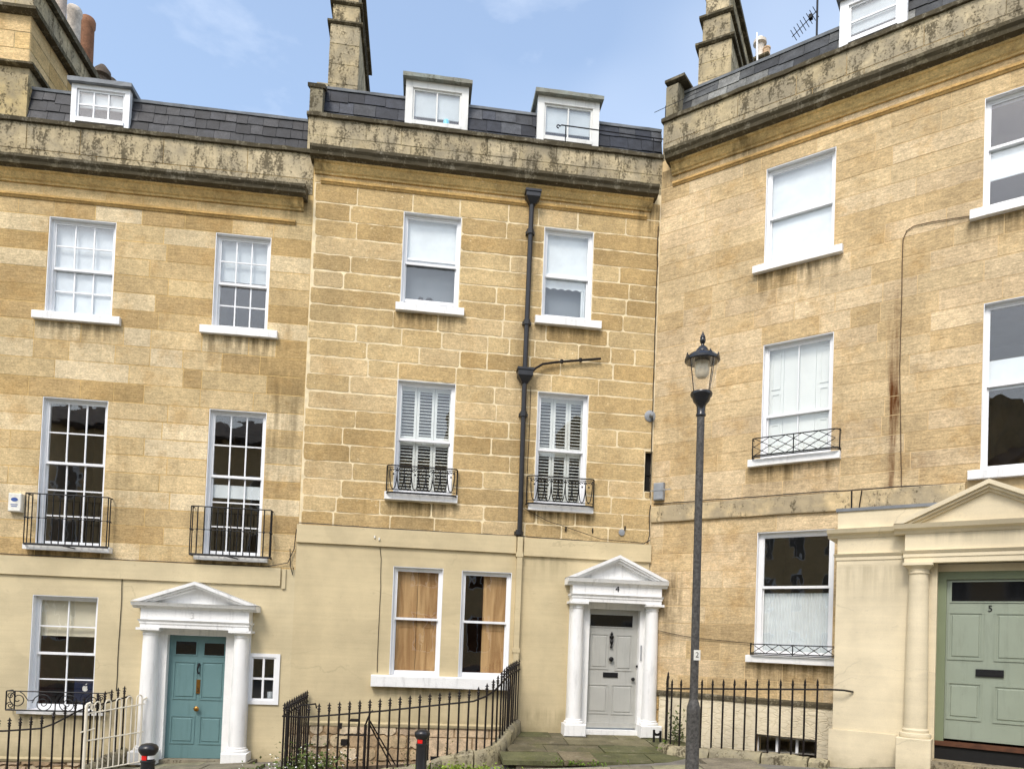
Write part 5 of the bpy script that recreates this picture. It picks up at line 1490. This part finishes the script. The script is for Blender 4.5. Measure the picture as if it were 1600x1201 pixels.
# ------------------------------------------------------------------ white hooped gate
A, B = W(3, -2.31, .36), W(3, -2.89, 1.08)
gate = empty('garden_gate', (B.x, B.y, zg(B.x)))
tag(gate, 'cream hooped metal gate standing open beside the teal door', 'gate')
L0 = Vector(gate.location)
def gp_(t, z): return tuple(B.lerp(A, t) + Vector((0, 0, z)) - L0)
zt = lambda t: .175 + .105 * t; zb_ = lambda t: -.72 + .05 * t
MB().tube([gp_(0, zb_(0) - .04), gp_(0, zt(0) + .10), gp_(.015, zt(0) + .15), gp_(.05, zt(0) + .165), gp_(.085, zt(0) + .13), gp_(.08, zt(0) + .06)], .023, 8).build('latch_post', 'creamgate', gate, smooth=True)
MB().tube([gp_(.98, zb_(1)), gp_(.98, zt(1) + .08)], .014, 8).tube([gp_(.98, zt(1) + .07), gp_(1.06, zt(1) + .1)], .018, 8).build('hinge_post', 'creamgate', gate, smooth=True)
for z0, z1 in ((zt(0), zt(1)), (zt(0) - .42, zt(1) - .46), (zb_(0), zb_(1))):
    MB().tube([gp_(0, z0), gp_(1.02, z1)], .012, 6).build('rail', 'creamgate', gate)
MB().tube([gp_(-.08, zt(0) - .28), gp_(.14, zt(0) - .24)], .012, 6).lathe([(.005, -.02), (.022, 0), (.005, .02)], gp_(.14, zt(0) - .24), 8).build('latch', 'creamgate', gate)
for i in range(5):
    t0 = .13 + .185 * i; t1 = t0 + .10; arc = []
    for k in range(9):
        q = math.pi * k / 8; t = (t0 + t1) / 2 - (t1 - t0) / 2 * math.cos(q)
        arc.append(gp_(t, zt(t) + .10 + .06 * math.sin(q)))
    MB().tube([gp_(t0, zb_(t0))] + arc + [gp_(t1, zb_(t1))], .0105, 6).build('hoop', 'creamgate', gate, smooth=True)

# ------------------------------------------------------------------ bollards
def bollard(x, y, ztop, label):
    z0 = zg(x); b = empty('bollard', (x, y, z0)); h = ztop - z0
    tag(b, label, 'bollard', 'black bollards at the pavement edge')
    MB().lathe([(.095, 0), (.09, .03), (.082, .05), (.080, h - .24), (.086, h - .235), (.086, h - .215), (.074, h - .205), (.074, h - .13)], (0, 0, 0), 24).build('post', 'bollard', b, smooth=True)
    MB().lathe([(.080, h - .145), (.108, h - .105), (.115, h - .075), (.112, h - .05), (.085, h - .018), (.04, h - .003), (.005, h)], (0, 0, 0), 24).build('cap', 'bollard', b, smooth=True)
    m = MB(); vs = []; n = 8                        # a reflective patch wrapped on the neck
    for k in range(n + 1):
        q = R(-140) + R(62) * k / n
        for z in (h - .20, h - .128): vs.append((.0775 * math.cos(q), .0775 * math.sin(q), z))
    for k in range(n + 1):
        q = R(-140) + R(62) * k / n
        for z in (h - .20, h - .128): vs.append((.073 * math.cos(q), .073 * math.sin(q), z))
    e = 2 * (n + 1)
    m.add(vs, [(2 * k, 2 * k + 2, 2 * k + 3, 2 * k + 1) for k in range(n)] + [(0, 1, e + 1, e), (2 * n, e + 2 * n, e + 2 * n + 1, 2 * n + 1)])
    m.build('reflector', 'red', b)
    return b
b1 = bollard(-4.39, 9.1, .145, 'black bollard with red and white neck bands beside the cream gate')
h = .145 - zg(-4.39)
m = MB(); vs = []
for k in range(9):
    q = R(-70) + R(100) * k / 8
    for z in (h - .19, h - .135): vs.append((.0778 * math.cos(q), .0778 * math.sin(q), z))
m.add(vs, [(2 * k, 2 * k + 2, 2 * k + 3, 2 * k + 1) for k in range(8)]).build('reflector', 'white', b1)
bollard(-1.25, 10.87, .215, 'black bollard with a red patch before the curved railings')

# ------------------------------------------------------------------ lamp post
LX, LY = 2.175, 8.7
lz = zg(LX)
lamp = empty('lamp_post', (LX, LY, lz))
tag(lamp, 'tall grey street lamp with round glass lantern before the corner', 'street lamp')
lamp.rotation_euler = (0, R(-.35), 0)
def Z(z): return z - lz
MB().lathe([(.10, 0), (.095, .02), (.078, .05), (.078, Z(.80)), (.080, Z(.82)), (.076, Z(.87)), (.052, Z(.955))], (0, 0, 0), 24).build('base', 'lamppaint', lamp, smooth=True)
MB().lathe([(.049, Z(.95)), (.046, Z(2.8)), (.044, Z(4.30)), (.044, Z(4.34))], (0, 0, 0), 20).build('pole', 'lamppaint', lamp, smooth=True)
MB().lathe([(.046, Z(4.30)), (.058, Z(4.31)), (.058, Z(4.33)), (.05, Z(4.345)), (.052, Z(4.42)), (.062, Z(4.445)), (.092, Z(4.48)), (.104, Z(4.515)), (.106, Z(4.525)), (.124, Z(4.545)), (.130, Z(4.57)), (.124, Z(4.588)), (.09, Z(4.59))], (0, 0, 0), 28).build('collar', 'lampblack', lamp, smooth=True)
def glass_shell(prof, n, name, mat):
    m = MB(); vs = []; fs = []
    for r, z in prof:
        for k in range(n): vs.append((r * math.cos(2 * math.pi * k / n), r * math.sin(2 * math.pi * k / n), z))
    for i in range(len(prof) - 1):
        for k in range(n): fs.append((i * n + k, i * n + (k + 1) % n, (i + 1) * n + (k + 1) % n, (i + 1) * n + k))
    m.add(vs, fs); return m.build(name, mat, lamp, smooth='all')
glass_shell([(.118, Z(4.585)), (.185, Z(4.965))], 32, 'lantern_glass', 'lampglass')
MB().lathe([(.03, Z(4.965)), (.185, Z(4.962)), (.19, Z(4.972)), (.03, Z(4.98))], (0, 0, 0), 32).build('reflector', 'lampwhite', lamp)
MB().lathe([(.005, Z(4.755)), (.05, Z(4.765)), (.078, Z(4.80)), (.085, Z(4.85)), (.085, Z(4.96))], (0, 0, 0), 24).build('lamp_bowl', 'opal', lamp, smooth=True)
hd = MB().lathe([(.196, Z(4.955)), (.206, Z(4.965)), (.206, Z(4.99)), (.19, Z(5.01)), (.15, Z(5.045)), (.10, Z(5.068)), (.078, Z(5.075)), (.07, Z(5.10)), (.045, Z(5.135)), (.02, Z(5.155))], (0, 0, 0), 32)
hd.build('hood', 'lampblack', lamp, smooth=True)
for k in range(8):
    q = 2 * math.pi * (k + .3) / 8; c, s = math.cos(q), math.sin(q)
    MB().add([(.203 * c - .035 * -s, .203 * s - .035 * c, Z(4.985)), (.203 * c + .035 * -s, .203 * s + .035 * c, Z(4.985)), (.197 * c, .197 * s, Z(5.05)),
              (.185 * c - .035 * -s, .185 * s - .035 * c, Z(4.985)), (.185 * c + .035 * -s, .185 * s + .035 * c, Z(4.985)), (.188 * c, .188 * s, Z(5.045))],
             [(0, 1, 2), (5, 4, 3), (0, 2, 5, 3), (1, 4, 5, 2)]).build('crown_tab', 'lampblack', lamp)
for k in range(4):
    q = 2 * math.pi * (k + .32) / 4
    MB().tube([(.12 * math.cos(q), .12 * math.sin(q), Z(4.58)), (.187 * math.cos(q), .187 * math.sin(q), Z(4.97))], .005, 6).build('lantern_rib', 'lampblack', lamp)
MB().lathe([(.02, Z(5.15)), (.016, Z(5.165)), (.03, Z(5.19)), (.036, Z(5.215)), (.03, Z(5.235)), (.034, Z(5.245)), (.024, Z(5.27)), (.012, Z(5.295)), (.003, Z(5.325))], (0, 0, 0), 16).build('finial', 'lampblack', lamp, smooth=True)
pl = MB().box(-.042, .042, -.0565, -.0535, Z(1.42), Z(1.54)).build('number_plate', 'plastic', lamp)
pl.rotation_euler = (0, 0, R(14))
t2 = text('plate_number', '2', .09, 'black', pl, (0, -.0566, Z(1.48)), .0015)

# ------------------------------------------------------------------ boot scraper
p = W(4, 6.40, .62, zp(.62))
bs = empty('boot_scraper', p, A4 + R(8))
tag(bs, 'small black iron boot scraper by the right column base of the grey door', 'boot scraper')
MB().box(-.075, -.050, -.02, .02, 0, .22).box(.050, .075, -.02, .02, 0, .20).build('upright', 'iron', bs)
MB().poly_y([(-.052, .13), (-.052, .19), (-.03, .16), (0, .15), (.03, .16), (.052, .185), (.052, .13), (.03, .11), (-.03, .11)], -.006, .006).build('blade', 'iron', bs)

# ------------------------------------------------------------------ plants
def leaf_faces(mb, c, n, spread, size, rng, up=.6):
    for _ in range(n):
        p = Vector((c[0] + rng.gauss(0, spread[0]), c[1] + rng.gauss(0, spread[1]), c[2] + abs(rng.gauss(0, spread[2]))))
        d = Vector((rng.uniform(-1, 1), rng.uniform(-1, 1), rng.uniform(-.1, 1) * up)).normalized()
        s = d.cross(Vector((rng.uniform(-1, 1), rng.uniform(-1, 1), rng.uniform(-1, 1)))).normalized()
        L = size * rng.uniform(.6, 1.4); w = L * .28
        mb.add([p, p + d * L * .5 + s * w, p + d * L, p + d * L * .5 - s * w], [(0, 1, 2, 3)])
def flower_plant(label, c, spread, nl, nf, seed):
    rng = random.Random(seed)
    root = empty('flowering_plant', c)
    tag(root, label, 'plant')
    a, b = MB(), MB()
    leaf_faces(a, (0, 0, 0), nl, spread, .055, rng)
    a.build('foliage', 'leaf', root, color=srgb(92, 108, 52))
    f = MB()
    for _ in range(nf):
        p = Vector((rng.gauss(0, spread[0] * .95), rng.gauss(0, spread[1]), abs(rng.gauss(spread[2] * .5, spread[2] * .7)) + .03))
        t = rng.uniform(0, 6); tilt = Vector((rng.uniform(-.5, .5), -.6, 1)).normalized()
        e1 = tilt.cross(Vector((1, .2, 0))).normalized(); e2 = tilt.cross(e1); r = rng.uniform(.010, .017)
        pts = []
        for k in range(10):
            q = 2 * math.pi * k / 10 + t; rr = r if k % 2 == 0 else r * .62
            pts.append(p + e1 * rr * math.cos(q) + e2 * rr * math.sin(q))
        f.add(pts, [tuple(range(10))])
    f.build('flower_heads', 'petal', root)
    return root
q = W(4, .55, 1.35, -.72); flower_plant('white daisy clump growing behind the left corner of the curved railings', q, (.30, .22, .20), 1500, 170, 7)
q = W(4, -.25, 1.85, -.68); flower_plant('small white daisies at the foot of the railing corner', q, (.16, .12, .09), 500, 60, 8)
def weed(label, c, spread, n, seed, size=.05, col=srgb(96, 120, 44)):
    rng = random.Random(seed); root = empty('weed', c); tag(root, label, 'plant')
    a = MB(); leaf_faces(a, (0, 0, 0), n, spread, size, rng, 1.0); a.build('foliage', 'leaf', root, color=col)
weed('bright green moss and grass along the foot of the mossy kerb', W(4, 2.95, 2.05, -.46), (.35, .06, .05), 900, 1, .04, srgb(128, 150, 50))
weed('green weed tuft at the left end of the lamp-side kerb', W(4, 6.35, 1.25, -.22), (.06, .05, .07), 120, 2)
weed('weeds in the crack of the path step', W(4, 4.6, 2.05, -.33), (.35, .02, .04), 160, 3, .045)
weed('ivy-like weed climbing the wall behind the straight railings', W(5, .75, .25, -.1), (.08, .06, .25), 260, 4, .05, srgb(84, 96, 48))
weed('tall thin weed standing inside the curved railings', W(4, 2.05, 1.5, -.45), (.04, .03, .25), 90, 5, .035, srgb(120, 110, 70))
weed('second thin weed inside the curved railings near the dressed blocks', W(4, 2.7, 1.5, -.35), (.03, .03, .14), 60, 6, .035, srgb(120, 110, 70))

# ------------------------------------------------------------------ the terrace across the street, seen only as reflections
OP = empty('opposite_terrace', (0, -13, 0))
tag(OP, 'stone terrace across the street, behind the camera, reflected in the windows', 'house')
om = MB().box(-48, 24, -8, 0, -4, 10.9)
om.build('wall', 'mortar5', OP)
MB().prism([(.4, 10.9), (-8, 10.9), (-8, 11.2), (-4, 13.0), (.0, 11.2), (.4, 11.1)], -48, 24).build('roof', 'roofback', OP)
for x in range(-46, 23, 3):
    for z0, h in ((.8, 1.9), (4.2, 2.2), (7.6, 1.6)):
        f = MB().box(x - .6, x + .6, -.02, .03, z0 - .08, z0 + h + .08).build('window', 'white', OP)
        MB().box(x - .52, x - .03, .03, .04, z0, z0 + h).build('pane', 'doorglass', f)
        MB().box(x + .03, x + .52, .03, .04, z0, z0 + h).build('pane', 'doorglass', f)
for x in (-36, -28, -20.5, -12.5, -4.5, 3.8, 11):
    MB().box(x - .5, x + .5, -5, -1, 11.1, 14.6).build('chimney_stack', 'chimney', OP, color=srgb(170, 150, 110))
